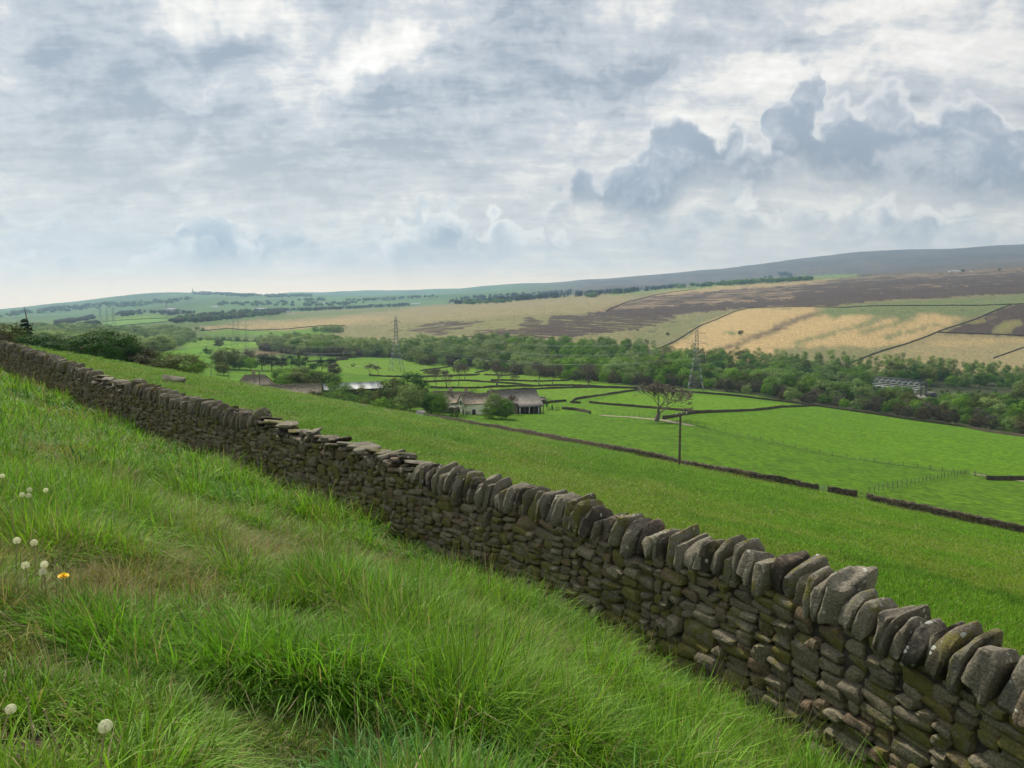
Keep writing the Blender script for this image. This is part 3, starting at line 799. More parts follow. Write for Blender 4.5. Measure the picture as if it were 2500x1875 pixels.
# ------------------------------------------------------------------ scattering: a point cloud whose points carry rotation, size and kind
def scatter(name, protos, pts, rotz, scl, idx, label, cat, tilt=None):
    coll = bpy.data.collections.new(name + '_kinds')
    for i, (me, colr) in enumerate(protos):
        if colr is not None: me = me.copy(); paint_base(me, colr)
        coll.objects.link(bpy.data.objects.new('%02d_%s' % (i, name), me))
    me = bpy.data.meshes.new(name); n = len(pts)
    me.vertices.add(n); me.vertices.foreach_set('co', np.asarray(pts, np.float32).ravel())
    rot = np.zeros((n, 3), np.float32); rot[:, 2] = rotz
    if tilt is not None: rot[:, :2] = tilt
    a = me.attributes.new('rot', 'FLOAT_VECTOR', 'POINT'); a.data.foreach_set('vector', rot.ravel())
    a = me.attributes.new('scl', 'FLOAT_VECTOR', 'POINT'); a.data.foreach_set('vector', np.asarray(scl, np.float32).ravel())
    a = me.attributes.new('idx', 'INT', 'POINT'); a.data.foreach_set('value', np.asarray(idx, np.int32))
    ng = bpy.data.node_groups.new(name, 'GeometryNodeTree')
    ng.interface.new_socket('Geometry', in_out='INPUT', socket_type='NodeSocketGeometry')
    ng.interface.new_socket('Geometry', in_out='OUTPUT', socket_type='NodeSocketGeometry')
    N = ng.nodes; L = ng.links
    gi = N.new('NodeGroupInput'); go = N.new('NodeGroupOutput')
    ci = N.new('GeometryNodeCollectionInfo'); ci.inputs['Collection'].default_value = coll; ci.inputs['Separate Children'].default_value = True; ci.inputs['Reset Children'].default_value = True
    ip = N.new('GeometryNodeInstanceOnPoints'); ip.inputs['Pick Instance'].default_value = True
    def named(nm, dt):
        nd = N.new('GeometryNodeInputNamedAttribute'); nd.data_type = dt; nd.inputs['Name'].default_value = nm
        return [s for s in nd.outputs if s.enabled and s.name == 'Attribute'][0]
    er = N.new('FunctionNodeEulerToRotation'); L.new(named('rot', 'FLOAT_VECTOR'), er.inputs[0])
    L.new(gi.outputs[0], ip.inputs['Points']); L.new(ci.outputs[0], ip.inputs['Instance'])
    L.new(named('idx', 'INT'), ip.inputs['Instance Index']); L.new(er.outputs[0], ip.inputs['Rotation']); L.new(named('scl', 'FLOAT_VECTOR'), ip.inputs['Scale'])
    L.new(ip.outputs[0], go.inputs[0])
    o = link(name, me); md = o.modifiers.new('scatter', 'NODES'); md.node_group = ng
    return tag(o, label, cat, kind='stuff')

def paint_base(me, colr=(1, 1, 1)):
    if 'base' in me.attributes: me.attributes.remove(me.attributes['base'])
    set_attr(me, 'base', np.tile(np.array([*colr, 1.0]), (len(me.vertices), 1)), 'FLOAT_COLOR')
def leaf_material(name, trans=.35, spread=.5, hue=.25, spec=.12):
    """leaf: the object's own colour, varied from plant to plant and leaf to leaf"""
    m = bpy.data.materials.new(name); m.use_nodes = True; t = NT(m.node_tree); t.n.clear()
    oi = t.new('ShaderNodeObjectInfo'); tone = t.attr('tone', out='Fac'); dry = t.attr('dry', out='Fac')
    c = t.v('MULTIPLY', oi.outputs['Color'], t.attr('base'))
    r1 = oi.outputs['Random']; r2 = t.m('FRACT', t.m('MULTIPLY', r1, 37.7))
    k = t.m('MULTIPLY', t.lin(tone, 0, 1, 1 - spread, 1 + spread), t.lin(r1, 0, 1, .78, 1.22))
    c = t.v('SCALE', c, scale=k)
    c = t.mix(t.m('MULTIPLY', r2, hue), c, t.v('MULTIPLY', c, (1.45, 1.10, .75)))
    c = t.mix(dry, c, t.mix(tone, (.20, .155, .070), (.44, .385, .205)))
    out = t.new('ShaderNodeOutputMaterial'); df = t.new('ShaderNodeBsdfPrincipled'); tr = t.new('ShaderNodeBsdfTranslucent'); mx = t.new('ShaderNodeMixShader')
    t.put(df.inputs['Base Color'], c); df.inputs['Roughness'].default_value = .55; df.inputs['Specular IOR Level'].default_value = spec
    t.put(tr.inputs['Color'], t.v('MULTIPLY', c, (1.15, 1.2, .7))); mx.inputs[0].default_value = trans
    t.l.new(df.outputs[0], mx.inputs[1]); t.l.new(tr.outputs[0], mx.inputs[2]); t.l.new(mx.outputs[0], out.inputs[0])
    return m
M_GRASS = leaf_material('grass_blade', .38, .45, .35, .20)
M_TURF = leaf_material('turf_blade', .38, .45, .25, .06)
M_LEAF = leaf_material('leaf', .16, .45, .22, .03)

def tuft(seed, n, r0, L, W, lean, curl, dry=0.0, segs=3, comb=None, mat=None):
    r = np.random.default_rng(seed)
    an = r.uniform(0, 6.283, n); rad = r0 * np.sqrt(r.uniform(0, 1, n))
    bx, by = rad * np.cos(an), rad * np.sin(an)
    da = an + r.normal(0, .7, n)
    dx, dy = np.cos(da), np.sin(da)
    if comb is not None:
        dx = dx + comb[0]; dy = dy + comb[1]; q = np.hypot(dx, dy); dx /= q; dy /= q
    ln = L[0] + (L[1] - L[0]) * r.beta(2, 2, n)
    le = np.abs(r.normal(lean, lean * .5, n)); cu = np.abs(r.normal(curl, curl * .5, n))
    w = r.uniform(W[0], W[1], n)
    tone = r.uniform(0, 1, n); dr = (r.uniform(0, 1, n) < dry).astype(float)
    px, py = -dy, dx
    ro = r.uniform(-.8, .8, n); px, py = px * np.cos(ro) + dx * np.sin(ro), py * np.cos(ro) + dy * np.sin(ro)
    V = []; 
    for k in range(segs + 1):
        f = k / segs
        th = le + cu * f                       # angle from upright grows to the tip
        hor = ln * (f * np.sin(le) + .5 * f * f * cu * np.cos(le)); ver = ln * np.maximum(f * np.cos(np.minimum(th * .75, 1.45)), .0)
        ww = w * (1 - f ** 1.6) * .5 + .0002
        c = np.stack([bx + dx * hor, by + dy * hor, ver - .015], 1)
        s = np.stack([px * ww, py * ww, np.zeros(n)], 1)
        if k < segs: V += [c - s, c + s]
        else: V += [c]
    V = np.stack(V, 1)                          # n, 2*segs+1, 3
    m = 2 * segs + 1; base = np.arange(n)[:, None] * m
    Q = np.concatenate([base + np.array([[2 * k, 2 * k + 1, 2 * k + 3, 2 * k + 2]]) for k in range(segs - 1)]) if segs > 1 else np.zeros((0, 4), int)
    T = base + np.array([[2 * segs - 2, 2 * segs - 1, 2 * segs]])
    me = mesh_np('tuft', V.reshape(-1, 3), [Q, T], mat or M_TURF, True)
    set_attr(me, 'tone', np.repeat(tone, m)); set_attr(me, 'dry', np.repeat(dr, m))
    return me

G_LUSH = (.070, .190, .018); G_YEL = (.125, .205, .020); G_DARK = (.036, .120, .014); G_OLI = (.095, .135, .026); G_BLUE = (.060, .165, .045)
def build_verge_grass():
    """every blade is real: tufts of blades, one mesh"""
    r = np.random.default_rng(3)
    #        blades radius  length        width          lean curl  dry   colour                comb
    KIND = [( 40, .13, (.15, .34), (.0035, .0065), .35, 1.0, .06, (.112, .262, .022), (0, 0)),      # 0 lush
            ( 40, .13, (.13, .30), (.0035, .0065), .40, 1.1, .06, (.185, .305, .024), (0, 0)),      # 1 yellow-green
            ( 36, .12, (.18, .38), (.0045, .0075), .35, 1.1, .02, (.060, .190, .018), (0, 0)),      # 2 dark
            ( 42, .17, (.07, .17), (.0030, .0050), .45, 0.8, .14, (.118, .240, .028), (0, 0)),      # 3 short
            ( 42, .17, (.07, .18), (.0025, .0045), .45, 0.8, .16, (.150, .215, .036), (0, 0)),      # 4 short, olive
            ( 30, .13, (.20, .42), (.0025, .0042), .55, 0.7, .60, (.150, .200, .040), (.2, .1)),    # 5 straw
            ( 24, .13, (.22, .44), (.0065, .0105), .40, 1.3, .01, (.090, .245, .055), (0, 0)),      # 6 broad, bluish
            ( 40, .15, (.14, .32), (.0025, .0045), .75, 0.8, .26, (.170, .265, .034), (.8, .45)),   # 7 combed over
            ( 26, .17, (.03, .10), (.0025, .0050), .90, 0.6, .75, (.150, .180, .040), (0, 0)),      # 8 thin turf
            (  9, .10, (.40, .66), (.0022, .0034), .28, 0.4, .92, (.150, .200, .040), (0, 0)),      # 9 seed stalks
            ( 46, .15, (.24, .44), (.0040, .0070), .32, 1.0, .07, (.125, .285, .024), (0, 0))]      # 10 tall tussock
    n = 46000
    lo, hi = math.log(1.1), math.log(46)
    Y = np.exp(lo + (hi - lo) * r.uniform(0, 1, n) ** .80)
    X = r.uniform(-.82, .82, n) * Y
    s, t = st(X, Y)
    SW = sw(t)
    keep = (s > -.9) & (s < SW + .06) & (r.uniform(0, 1, n) < np.clip(Y / 4.0, .22, 1)) & (r.uniform(0, 1, n) < np.clip(26 / Y, .45, 1))
    X, Y, s, t, SW = X[keep], Y[keep], s[keep], t[keep], SW[keep]; n = len(X)
    clump = .62 * vnoise(X / .75, Y / .75, 51) + .38 * vnoise(X / .28, Y / .28, 57); clump = np.clip((clump - .5) * 1.5 + .5, 0, 1); patch = vnoise(X / 2.6, Y / 2.6, 52); dryn = vnoise(X / 1.4, Y / 1.4, 53); hue = vnoise(X / .5, Y / .5, 56)
    foot = np.clip(1 - (SW - s) / 1.1, 0, 1)            # taller at the foot of the wall
    q = r.uniform(0, 1, n)
    leftish = np.clip((2.6 - s) / 2.4, 0, 1) * np.clip(1.3 - Y / 10, 0, 1)       # finer, drier turf by the roadside
    idx = np.where(clump + .25 * foot > .42, np.where(patch > .56, 1, 0), np.where(q < .85, 3, 4))
    idx = np.where((clump > .58) & (q < .30), 2, idx)
    idx = np.where((patch < .36) & (q < .30), 7, idx)
    idx = np.where(((foot > .1) | (patch > .62)) & (q > .72), 6, idx)
    idx = np.where((clump > .58) & (q > .45), 10, idx)
    idx = np.where((leftish > .25) & (q < leftish * .45), np.where(clump > .40, 7, 4), idx)
    idx = np.where((dryn > .74) & (q > .70), 5, idx)
    idx = np.where((foot > .35) & (r.uniform(0, 1, n) < .05), 9, idx)
    idx = np.where(r.uniform(0, 1, n) < .015, 9, idx)
    bare = np.hypot((X + 1.62) / .30, (Y - 2.36) / .24) + .5 * (vnoise(X / .2, Y / .2, 55) - .5)     # trampled bare patch
    idx = np.where(bare < 1.25, 8, idx)
    k = ~((bare < .8) & (r.uniform(0, 1, n) < .9)) & ~((vnoise(X / .33, Y / .33, 59) < .30) & (r.uniform(0, 1, n) < .75))
    X, Y, s, idx, clump, hue, foot, leftish = [v[k] for v in (X, Y, s, idx, clump, hue, foot, leftish)]; n = len(X)
    scal = (.50 + 1.05 * clump) * r.uniform(.8, 1.2, n) * (1 + .22 * foot * np.clip((t[k] - 2) / 4, -.6, 1)) * (1 - .38 * np.clip(leftish * 1.6, 0, 1))
    wide = np.clip(Y / 7, 1.0, 3.2)
    KN = np.array([q_[0] for q_ in KIND]); kr = np.array([q_[1] for q_ in KIND]); kL = np.array([q_[2] for q_ in KIND]); kW = np.array([q_[3] for q_ in KIND])
    kl = np.array([q_[4] for q_ in KIND]); kc = np.array([q_[5] for q_ in KIND]); kd = np.array([q_[6] for q_ in KIND]); kC = np.array([q_[7] for q_ in KIND]); kK = np.array([q_[8] for q_ in KIND])
    cnt = (KN[idx] * np.clip(6 / Y, .40, 1.0)).astype(int) + 2
    T = np.repeat(np.arange(n), cnt); m = len(T); I = idx[T]
    an = r.uniform(0, 6.283, m); rad = kr[I] * (wide ** .8)[T] * np.sqrt(r.uniform(0, 1, m))
    bx = X[T] + rad * np.cos(an); by = Y[T] + rad * np.sin(an)
    ok = (bx + by) / S2 < sw((by - bx) / S2) + .10
    T, I, an, bx, by = T[ok], I[ok], an[ok], bx[ok], by[ok]; m = len(T)
    bz = H(bx, by) - .02
    swirl = 6.28 * vnoise(X / .6, Y / .6, 58)[T]
    da = an + r.normal(0, .7, m)
    dx = np.cos(da) + kK[I, 0] - .12 + .55 * np.cos(swirl); dy = np.sin(da) + kK[I, 1] - .06 + .55 * np.sin(swirl)      # a light wind from the right
    qn = np.hypot(dx, dy) + 1e-6; dx /= qn; dy /= qn
    ln = (kL[I, 0] + (kL[I, 1] - kL[I, 0]) * r.beta(1.6, 2, m)) * scal[T] * 1.08
    le = np.abs(r.normal(kl[I], kl[I] * .5)); cu = np.abs(r.normal(kc[I], kc[I] * .5))
    w = r.uniform(kW[I, 0], kW[I, 1]) * wide[T] * 1.75
    dry = (r.uniform(0, 1, m) < kd[I]).astype(float); tone = r.uniform(0, 1, m)
    ro = r.uniform(-.8, .8, m); px_, py_ = -dy * np.cos(ro) + dx * np.sin(ro), dx * np.cos(ro) + dy * np.sin(ro)
    V = []; segs = 3
    for k in range(segs + 1):
        f = k / segs; th = le + cu * f
        hor = ln * (f * np.sin(le) + .5 * f * f * cu * np.cos(le)); ver = ln * f * np.cos(np.minimum(th * .75, 1.45))
        ww = w * (1 - f ** 1.6) * .5
        c = np.stack([bx + dx * hor, by + dy * hor, bz + ver], 1); sd = np.stack([px_ * ww, py_ * ww, np.zeros(m)], 1)
        V += [c - sd, c + sd] if k < segs else [c]
    V = np.stack(V, 1); vb = np.arange(m)[:, None] * 7
    Q = np.concatenate([vb + np.array([[0, 1, 3, 2]]), vb + np.array([[2, 3, 5, 4]])]); T3 = vb + np.array([[4, 5, 6]])
    me = mesh_np('verge_grass', V.reshape(-1, 3), [Q, T3], M_GRASS, True)
    col = kC[I] * np.array((.82, .87, .82)) * (.70 + .60 * r.uniform(0, 1, m))[:, None] * (.82 + .36 * clump[T])[:, None]
    hk = (hue[T] * .9 + r.uniform(-.2, .2, m)).clip(0, 1)[:, None]
    col = col * (1 - hk * .6) + col * np.array((1.55, 1.06, .8)) * hk * .6
    set_attr(me, 'base', np.repeat(np.concatenate([col, np.ones((m, 1))], 1), 7, 0), 'FLOAT_COLOR')
    set_attr(me, 'tone', np.repeat(tone, 7)); set_attr(me, 'dry', np.repeat(dry, 7))
    o = link('verge_grass', me); tag(o, 'long tufted green grass of the sloping verge in front of the wall', 'grass', kind='stuff')
    print('BLADES', m, n)
build_verge_grass()

def build_pasture_grass():
    r = np.random.default_rng(4)
    protos = [(tuft(21, 300, .8, (.05, .11), (.008, .014), .5, .8, .02, 2), (.092, .222, .013)), (tuft(22, 300, .8, (.05, .12), (.008, .014), .5, .8, .03, 2), (.120, .240, .016)),
              (tuft(23, 110, .34, (.12, .24), (.010, .016), .5, 1.0, .05, 2), (.066, .165, .012)), (tuft(24, 300, .8, (.04, .09), (.007, .012), .6, .8, .06, 2), (.135, .220, .020))]
    n = 17000
    Y = np.exp(r.uniform(math.log(7), math.log(125), n)); X = r.uniform(-.82, .82, n) * Y
    s, t = st(X, Y)
    mx = np.interp(Y, _my[::-1], _mx[::-1])
    k = (s > sw(t) + .8) & (X > -56) & ((Y < 86) | (X < mx - 1))
    X, Y = X[k], Y[k]; n = len(X)
    c = vnoise(X / 3.2, Y / 3.2, 31) * .6 + vnoise(X / 11, Y / 11, 32) * .6; q = r.uniform(0, 1, n)
    idx = np.where(c > .62, np.where(q < .7, 3, 1), np.where(q < .6, 0, 1)); idx = np.where((q > .55) & (vnoise(X / 2.0, Y / 2.0, 33) > .62), 2, idx)
    sc = r.uniform(.8, 1.2, n); wide = np.clip((Y / 16), 1.0, 4.0) ** .85
    S = np.stack([sc * wide, sc * wide, sc * np.clip(Y / 30, 1, 2.0)], 1)
    pts = np.stack([X, Y, H(X, Y)], 1)
    scatter('pasture_grass', protos, pts, r.uniform(0, 6.28, n), S, idx, 'short grazed grass of the pasture falling away behind the wall', 'grass')
    print('pasture tufts', n)
build_pasture_grass()
# ------------------------------------------------------------------ trees (unit height; scaled when placed)
M_BARK = flat('bark', (.085, .070, .055), .95, var=.45, scale=2.5)
M_TWIG = flat('twig', (.155, .132, .105), .95, var=.35, scale=1.5)
def leaf_mesh(name, P, N, size, r, tone):
    n = len(P)
    N = N / (np.linalg.norm(N, axis=1)[:, None] + 1e-9)
    h = np.where(np.abs(N[:, 2:3]) < .9, np.array([[0, 0, 1.]]), np.array([[1., 0, 0]]))
    U = np.cross(N, h); U /= np.linalg.norm(U, axis=1)[:, None]; W = np.cross(N, U)
    a = r.uniform(0, 6.28, n)[:, None]; U, W = U * np.cos(a) + W * np.sin(a), W * np.cos(a) - U * np.sin(a)
    sz = (size * r.uniform(.6, 1.3, n))[:, None]
    V = np.stack([P - U * sz * .62, P + W * sz * .42 - N * sz * .12, P + U * sz * .62, P - W * sz * .42 - N * sz * .12], 1).reshape(-1, 3)
    me = mesh_np(name, V, np.arange(4 * n).reshape(-1, 4), M_LEAF)
    set_attr(me, 'tone', np.repeat(tone, 4)); paint_base(me)
    return me
def crown_round(seed, n=1700, size=.034, c=.60, rx=.40, rz=.38, clumps=46, low=-.75, sparse=0.0):
    r = np.random.default_rng(seed)
    d = r.normal(size=(clumps, 3)); d /= np.linalg.norm(d, axis=1)[:, None]; d[:, 2] = np.maximum(d[:, 2], low * r.uniform(.6, 1, clumps))
    rad = r.uniform(.50, 1.0, clumps) ** .5
    lop = 1 + .28 * n3(d * 1.4, seed + 3)
    C = d * (rad * lop)[:, None] * np.array([rx, rx, rz]); cr = r.uniform(.09, .17, clumps)
    k = r.integers(0, clumps, n)
    o = r.normal(size=(n, 3)); o /= np.linalg.norm(o, axis=1)[:, None]
    o *= (r.uniform(.2, 1, n) ** .45)[:, None]
    P = C[k] + o * cr[k][:, None] * np.array([1.15, 1.15, .80])
    N = .75 * o + .9 * P / np.array([rx, rx, rz]) + r.normal(size=(n, 3)) * .35 + np.array([0, 0, .25])
    P[:, 2] += c
    tone = np.clip(r.normal(.5, .18, n) + .25 * (r.uniform(0, 1, clumps)[k] - .5), 0, 1)
    P[:, 2] = np.maximum(P[:, 2], .02); P *= np.array([1.12, 1.12, .985 / np.percentile(P[:, 2], 99.3)])
    return leaf_mesh('crown', P, N, size, r, tone)
def crown_cone(seed, n=1300, size=.036, base=.08, R=.19, droop=.5, ragged=.25):
    r = np.random.default_rng(seed)
    lev = r.integers(0, 16, n); z = base + (1 - base) * (lev + r.uniform(0, .55, n)) / 16.0
    an = r.uniform(0, 6.283, n); per = 1 + ragged * np.sin(an * 3 + lev * 2.4 + seed) + ragged * .6 * r.normal(size=n)
    rad = R * (1 - z) ** .85 * r.uniform(.15, 1, n) ** .6 * per + .006
    P = np.stack([rad * np.cos(an), rad * np.sin(an), z - droop * rad * .5], 1)
    N = np.stack([np.cos(an) * .5, np.sin(an) * .5, np.ones(n)], 1) + r.normal(size=(n, 3)) * .4
    return leaf_mesh('crown', P, N, size, r, r.uniform(0, 1, n))
def crown_pine(seed, n=1700):
    r = np.random.default_rng(seed); k = 20
    C = np.stack([r.normal(0, .20, k), r.normal(0, .20, k), r.uniform(.28, .95, k)], 1)
    C[:, :2] *= (1.15 - C[:, 2:3] * .75); i = r.integers(0, k, n)
    o = r.normal(size=(n, 3)) * np.array([.085, .085, .050]); P = C[i] + o
    return leaf_mesh('crown', P, o * 10 + np.array([0, 0, .6]) + r.normal(size=(n, 3)) * .5, .032, r, r.uniform(0, 1, n))
def trunk_mesh(seed, top=.55, r0=.022, limbs=6, spread=.24, lean=.03):
    r = np.random.default_rng(seed); b = MB()
    p = np.array([0, 0, -.03]); q = p.copy(); rad = r0; seg = 4
    pts = [p]
    for k in range(seg):
        q = q + np.array([r.normal(0, lean), r.normal(0, lean), (top + .03) / seg]); b.bar(pts[-1], q, rad, rad * .80, 6); rad *= .80; pts.append(q.copy())
    for k in range(limbs):
        s = pts[1 + k % (seg)]; a = r.uniform(0, 6.28)
        m = s + np.array([math.cos(a) * spread * .5, math.sin(a) * spread * .5, r.uniform(.08, .16)]); e = m + np.array([math.cos(a) * spread * .5, math.sin(a) * spread * .5, r.uniform(.06, .14)])
        b.bar(s, m, r0 * .45, r0 * .28, 4); b.bar(m, e, r0 * .28, r0 * .10, 4)
    return b.mesh('trunk', M_BARK, True)
def bare_tree(seed, first=.20, depth=6, r0=.030, spread=.62, lean=(0, 0), forks=3):
    """winter crown: trunk and limbs in one mesh, twigs in another"""
    r = random.Random(seed); T = MB(); B = MB()
    def grow(p, d, L, rad, lv):
        n = 2 if lv < 3 else 1
        for _ in range(n):
            d = (d + Vector((r.gauss(0, .13), r.gauss(0, .13), r.gauss(.03, .08)))).normalized()
            q = p + d * (L / n); rr = rad * (.86 if n == 2 else .78)
            rad = max(rad, .0027); rr = max(rr, .0022); (T if lv < 3 else B).bar(p, q, rad, rr, 5 if lv < 2 else 3, False); p, rad = q, rr
        if lv >= depth: return
        nb = forks if lv < 2 else r.choice((2, 2, 3)) if lv < depth - 1 else 4
        for k in range(nb):
            ax = Vector((r.gauss(0, 1), r.gauss(0, 1), r.gauss(.1, .6))).normalized()
            nd = (d * r.uniform(.55, .9) + ax * spread * r.uniform(.6, 1.25)); nd.z = nd.z + (.16 if lv < 3 else .06)
            grow(p, nd.normalized(), L * r.uniform(.74, .92), rad * r.uniform(.50, .72), lv + 1)
    grow(Vector((0, 0, -.02)), Vector((lean[0], lean[1], 1)).normalized(), first, r0, 0)
    allv = np.concatenate(T.V + B.V); zmax = np.percentile(allv[:, 2], 99.5)
    for M in (T, B): M.V = [v / zmax for v in M.V]
    return T.mesh('trunk', M_TWIG), B.mesh('branches', M_TWIG)

ROUND = [crown_round(10 + i, 3600, .038, .54, .40, .46, 52, -.92) for i in range(5)]
FINE = [crown_round(30 + i, 6500, .033, .52, .42, .48, 90, -.92) for i in range(4)]
DOME = [crown_round(50 + i, 3600, .038, .46, .46, .52, 56, -.88) for i in range(4)]         # willow: leafy to the ground
SLIM = [crown_round(70 + i, 1200, .034, .56, .24, .44, 34, -.9) for i in range(3)]           # birch, young tree
SHRUB = [crown_round(90 + i, 1100, .050, .40, .55, .50, 30, -.7) for i in range(3)]
CONE = [crown_cone(110 + i) for i in range(3)]
PINE = [crown_pine(130 + i) for i in range(3)]
TRUNK = [trunk_mesh(200 + i) for i in range(4)]
TALLT = [trunk_mesh(220 + i, .9, .018, 4, .10, .008) for i in range(2)]
BARE = [bare_tree(302, .17, 7, .021, .52), bare_tree(305, .19, 7, .019, .46), bare_tree(311, .13, 7, .024, .60, (.10, 0))]
LEAFC = dict(pale=(.235, .315, .110), sage=(.175, .260, .082), mid=(.095, .190, .030), bright=(.135, .260, .026), dark=(.034, .090, .013), olive=(.085, .112, .026), brown=(.090, .078, .050),
             russet=(.125, .065, .042), yellow=(.150, .180, .028), conifer=(.016, .036, .016), bluecon=(.030, .056, .034), grey=(.098, .095, .072))
TREE_N = random.Random(77)
def plant(name, kind, colour, x, y, h, w=1.0, label='', group=None, z=None, cat='tree'):
    """one tree: an Empty at its foot with trunk and crown; h height, w width factor"""
    rr = TREE_N
    if z is None: z = Hs(x, y)
    t = thing(name, label, cat, (x, y, z), rr.uniform(0, 6.28), group); t.scale = (h * w, h * w, h)
    if kind == 'bare':
        a, b = BARE[rr.randrange(3)] if not isinstance(colour, int) else BARE[colour]
        link('trunk', a, t); link('branches', b, t); return t
    lib = dict(round=ROUND, fine=FINE, dome=DOME, slim=SLIM, shrub=SHRUB, cone=CONE, pine=PINE)[kind]
    link('trunk', rr.choice(TALLT if kind in ('cone', 'pine', 'slim') else TRUNK), t)
    c = LEAFC[colour]; k = rr.uniform(.85, 1.15)
    link('crown', rr.choice(lib), t, color=tuple(v * k for v in c))
    return t
def plant_px(name, kind, colour, px, top, D=None, base=None, w=1.0, **kw):
    """foot where the sight line meets the ground (or at distance D behind a brow), height from the top"""
    x, y, z = at(px, D) if D else hit(px, base, 130)
    h = ray(px, top)[1] * y - z
    return plant(name, kind, colour, x, y, max(1.2, h), w, z=z, **kw)

ORD = ['first', 'second', 'third', 'fourth', 'fifth', 'sixth', 'seventh', 'eighth', 'ninth', 'tenth', 'eleventh', 'twelfth', 'thirteenth', 'fourteenth', 'fifteenth', 'sixteenth', 'seventeenth', 'eighteenth', 'nineteenth', 'twentieth']
def number(items):
    """things that share a label are told apart by their order from the left"""
    by = {}
    for o, px in items: by.setdefault(o['label'], []).append((px, o))
    for lab, L in by.items():
        if len(L) < 2: continue
        for k, (_, o) in enumerate(sorted(L, key=lambda q: q[0])):
            o['label'] = lab + ', ' + ('leftmost' if k == 0 else 'rightmost' if k == len(L) - 1 else (ORD[k] if k < 20 else '%dth' % (k + 1)) + ' from left')
def build_named_trees():
    # behind the brow of the near pasture, left edge
    g = 'trees behind the brow of the pasture'
    for px, top, D, kind, col, w, nm, lab in [
        (2, 800, 104, 'fine', 'olive', .9, 'broadleaf_tree', 'yellowish green tree cut by the left edge above the wall'),
        (-20, 815, 96, 'fine', 'brown', 1.0, 'broadleaf_tree', 'brownish tree at the very left edge behind the wall'),
        (64, 779, 122, 'cone', 'bluecon', 1.5, 'spruce_tree', 'tall dark spruce with thin spire standing clear above the left trees'),
        (38, 800, 116, 'cone', 'mid', 1.6, 'spruce_tree', 'greener pointed conifer just left of the tall spruce'),
        (100, 824, 104, 'fine', 'dark', 1.45, 'broadleaf_tree', 'low dark green spreading tree right of the tall spruce'),
        (150, 858, 128, 'shrub', 'grey', 1.1, 'shrub', 'grey twiggy shrub between the two dark green trees on the left brow'),
        (178, 846, 118, 'shrub', 'russet', 1.0, 'shrub', 'russet brown shrub at the foot of the big green tree on the left'),
        (222, 823, 104, 'fine', 'dark', 1.45, 'broadleaf_tree', 'big dark green layered tree on the brow behind the wall gap'),
        (270, 812, 116, 'fine', 'dark', 1.20, 'broadleaf_tree', 'tallest of the dark trees on the left brow with tawny top'),
        (252, 815, 128, 'fine', 'olive', 1.1, 'broadleaf_tree', 'olive tree showing behind the tallest dark tree on the brow'),
        (322, 849, 118, 'fine', 'brown', 1.3, 'broadleaf_tree', 'brown budding tree sloping down right of the big dark trees'),
        (345, 868, 114, 'shrub', 'grey', 1.1, 'shrub', 'grey-brown leafless bush on the brow right of the brown tree'),
        (385, 866, 126, 'fine', 'olive', 1.0, 'broadleaf_tree', 'loose olive green tree left of the wide bush on the brow'),
        (440, 872, 122, 'fine', 'olive', 1.75, 'broadleaf_tree', 'wide low olive tree at the end of the pasture brow'),
        (470, 890, 118, 'shrub', 'mid', 1.3, 'shrub', 'dark green bush at the right foot of the wide olive tree')]:
        plant_px(nm, kind, col, px, top - (9 if kind == 'fine' else 4), D=D, w=w * 1.12, label=lab, group=g)
    g = 'trees round the upper farm'
    for px, top, base, kind, col, w, nm, lab in [
        (415, 865, 878, 'shrub', 'dark', 1.1, 'shrub', 'small lone bush high on the green bank'),
        (477, 871, 889, 'round', 'dark', 1.0, 'broadleaf_tree', 'small lone tree on the right side of the green bank'),
        (505, 845, 872, 'pine', 'conifer', 1.2, 'pine_tree', 'dark pine leaning behind the big round tree'),
        (535, 828, 850, 'round', 'grey', 1.2, 'broadleaf_tree', 'grey hazy tree in the bright field above the big round tree'),
        (548, 849, 900, 'fine', 'olive', 1.35, 'broadleaf_tree', 'big round olive green tree above the farm yard'),
        (585, 866, 902, 'fine', 'mid', 1.3, 'broadleaf_tree', 'green tree joined to the right of the big round tree'),
        (612, 872, 904, 'fine', 'bright', 1.1, 'broadleaf_tree', 'bright green tree between round tree and dark conifers'),
        (606, 852, 885, 'round', 'grey', 1.2, 'broadleaf_tree', 'grey leafless tree at the foot of the left pylons'),
        (545, 884, 916, 'fine', 'yellow', 1.05, 'broadleaf_tree', 'small round lollipop tree by the farm yard fence'),
        (640, 862, 905, 'pine', 'conifer', 1.5, 'pine_tree', 'leftmost of the dark pines behind the farmhouse'),
        (664, 860, 905, 'pine', 'conifer', 1.5, 'pine_tree', 'tall dark pine right behind the farmhouse chimney'),
        (690, 864, 903, 'pine', 'conifer', 1.5, 'pine_tree', 'third dark pine of the row behind the farmhouse'),
        (712, 866, 902, 'pine', 'conifer', 1.4, 'pine_tree', 'fourth dark pine of the row behind the farmhouse'),
        (730, 859, 896, 'cone', 'yellow', 1.8, 'conifer_tree', 'yellow-green conifer among the dark pines'),
        (746, 868, 903, 'pine', 'conifer', 1.1, 'pine_tree', 'narrow dark pine at the right end of the row'),
        (765, 886, 906, 'round', 'dark', 1.2, 'broadleaf_tree', 'low dark tree between the pine row and the pine pair'),
        (786, 867, 910, 'pine', 'conifer', 1.2, 'pine_tree', 'taller of the pair of dark pines in the green field'),
        (808, 872, 908, 'pine', 'conifer', 1.1, 'pine_tree', 'right one of the pair of dark pines in the green field'),
        (817, 886, 914, 'fine', 'brown', 1.3, 'broadleaf_tree', 'round brownish tree in front of the pine pair'),
        (862, 886, 895, 'shrub', 'dark', 1.2, 'shrub', 'single dark bush in the sheep field')]:
        plant_px(nm, kind, col, px, top, base=base, w=w, label=lab, group=g)
    made = []
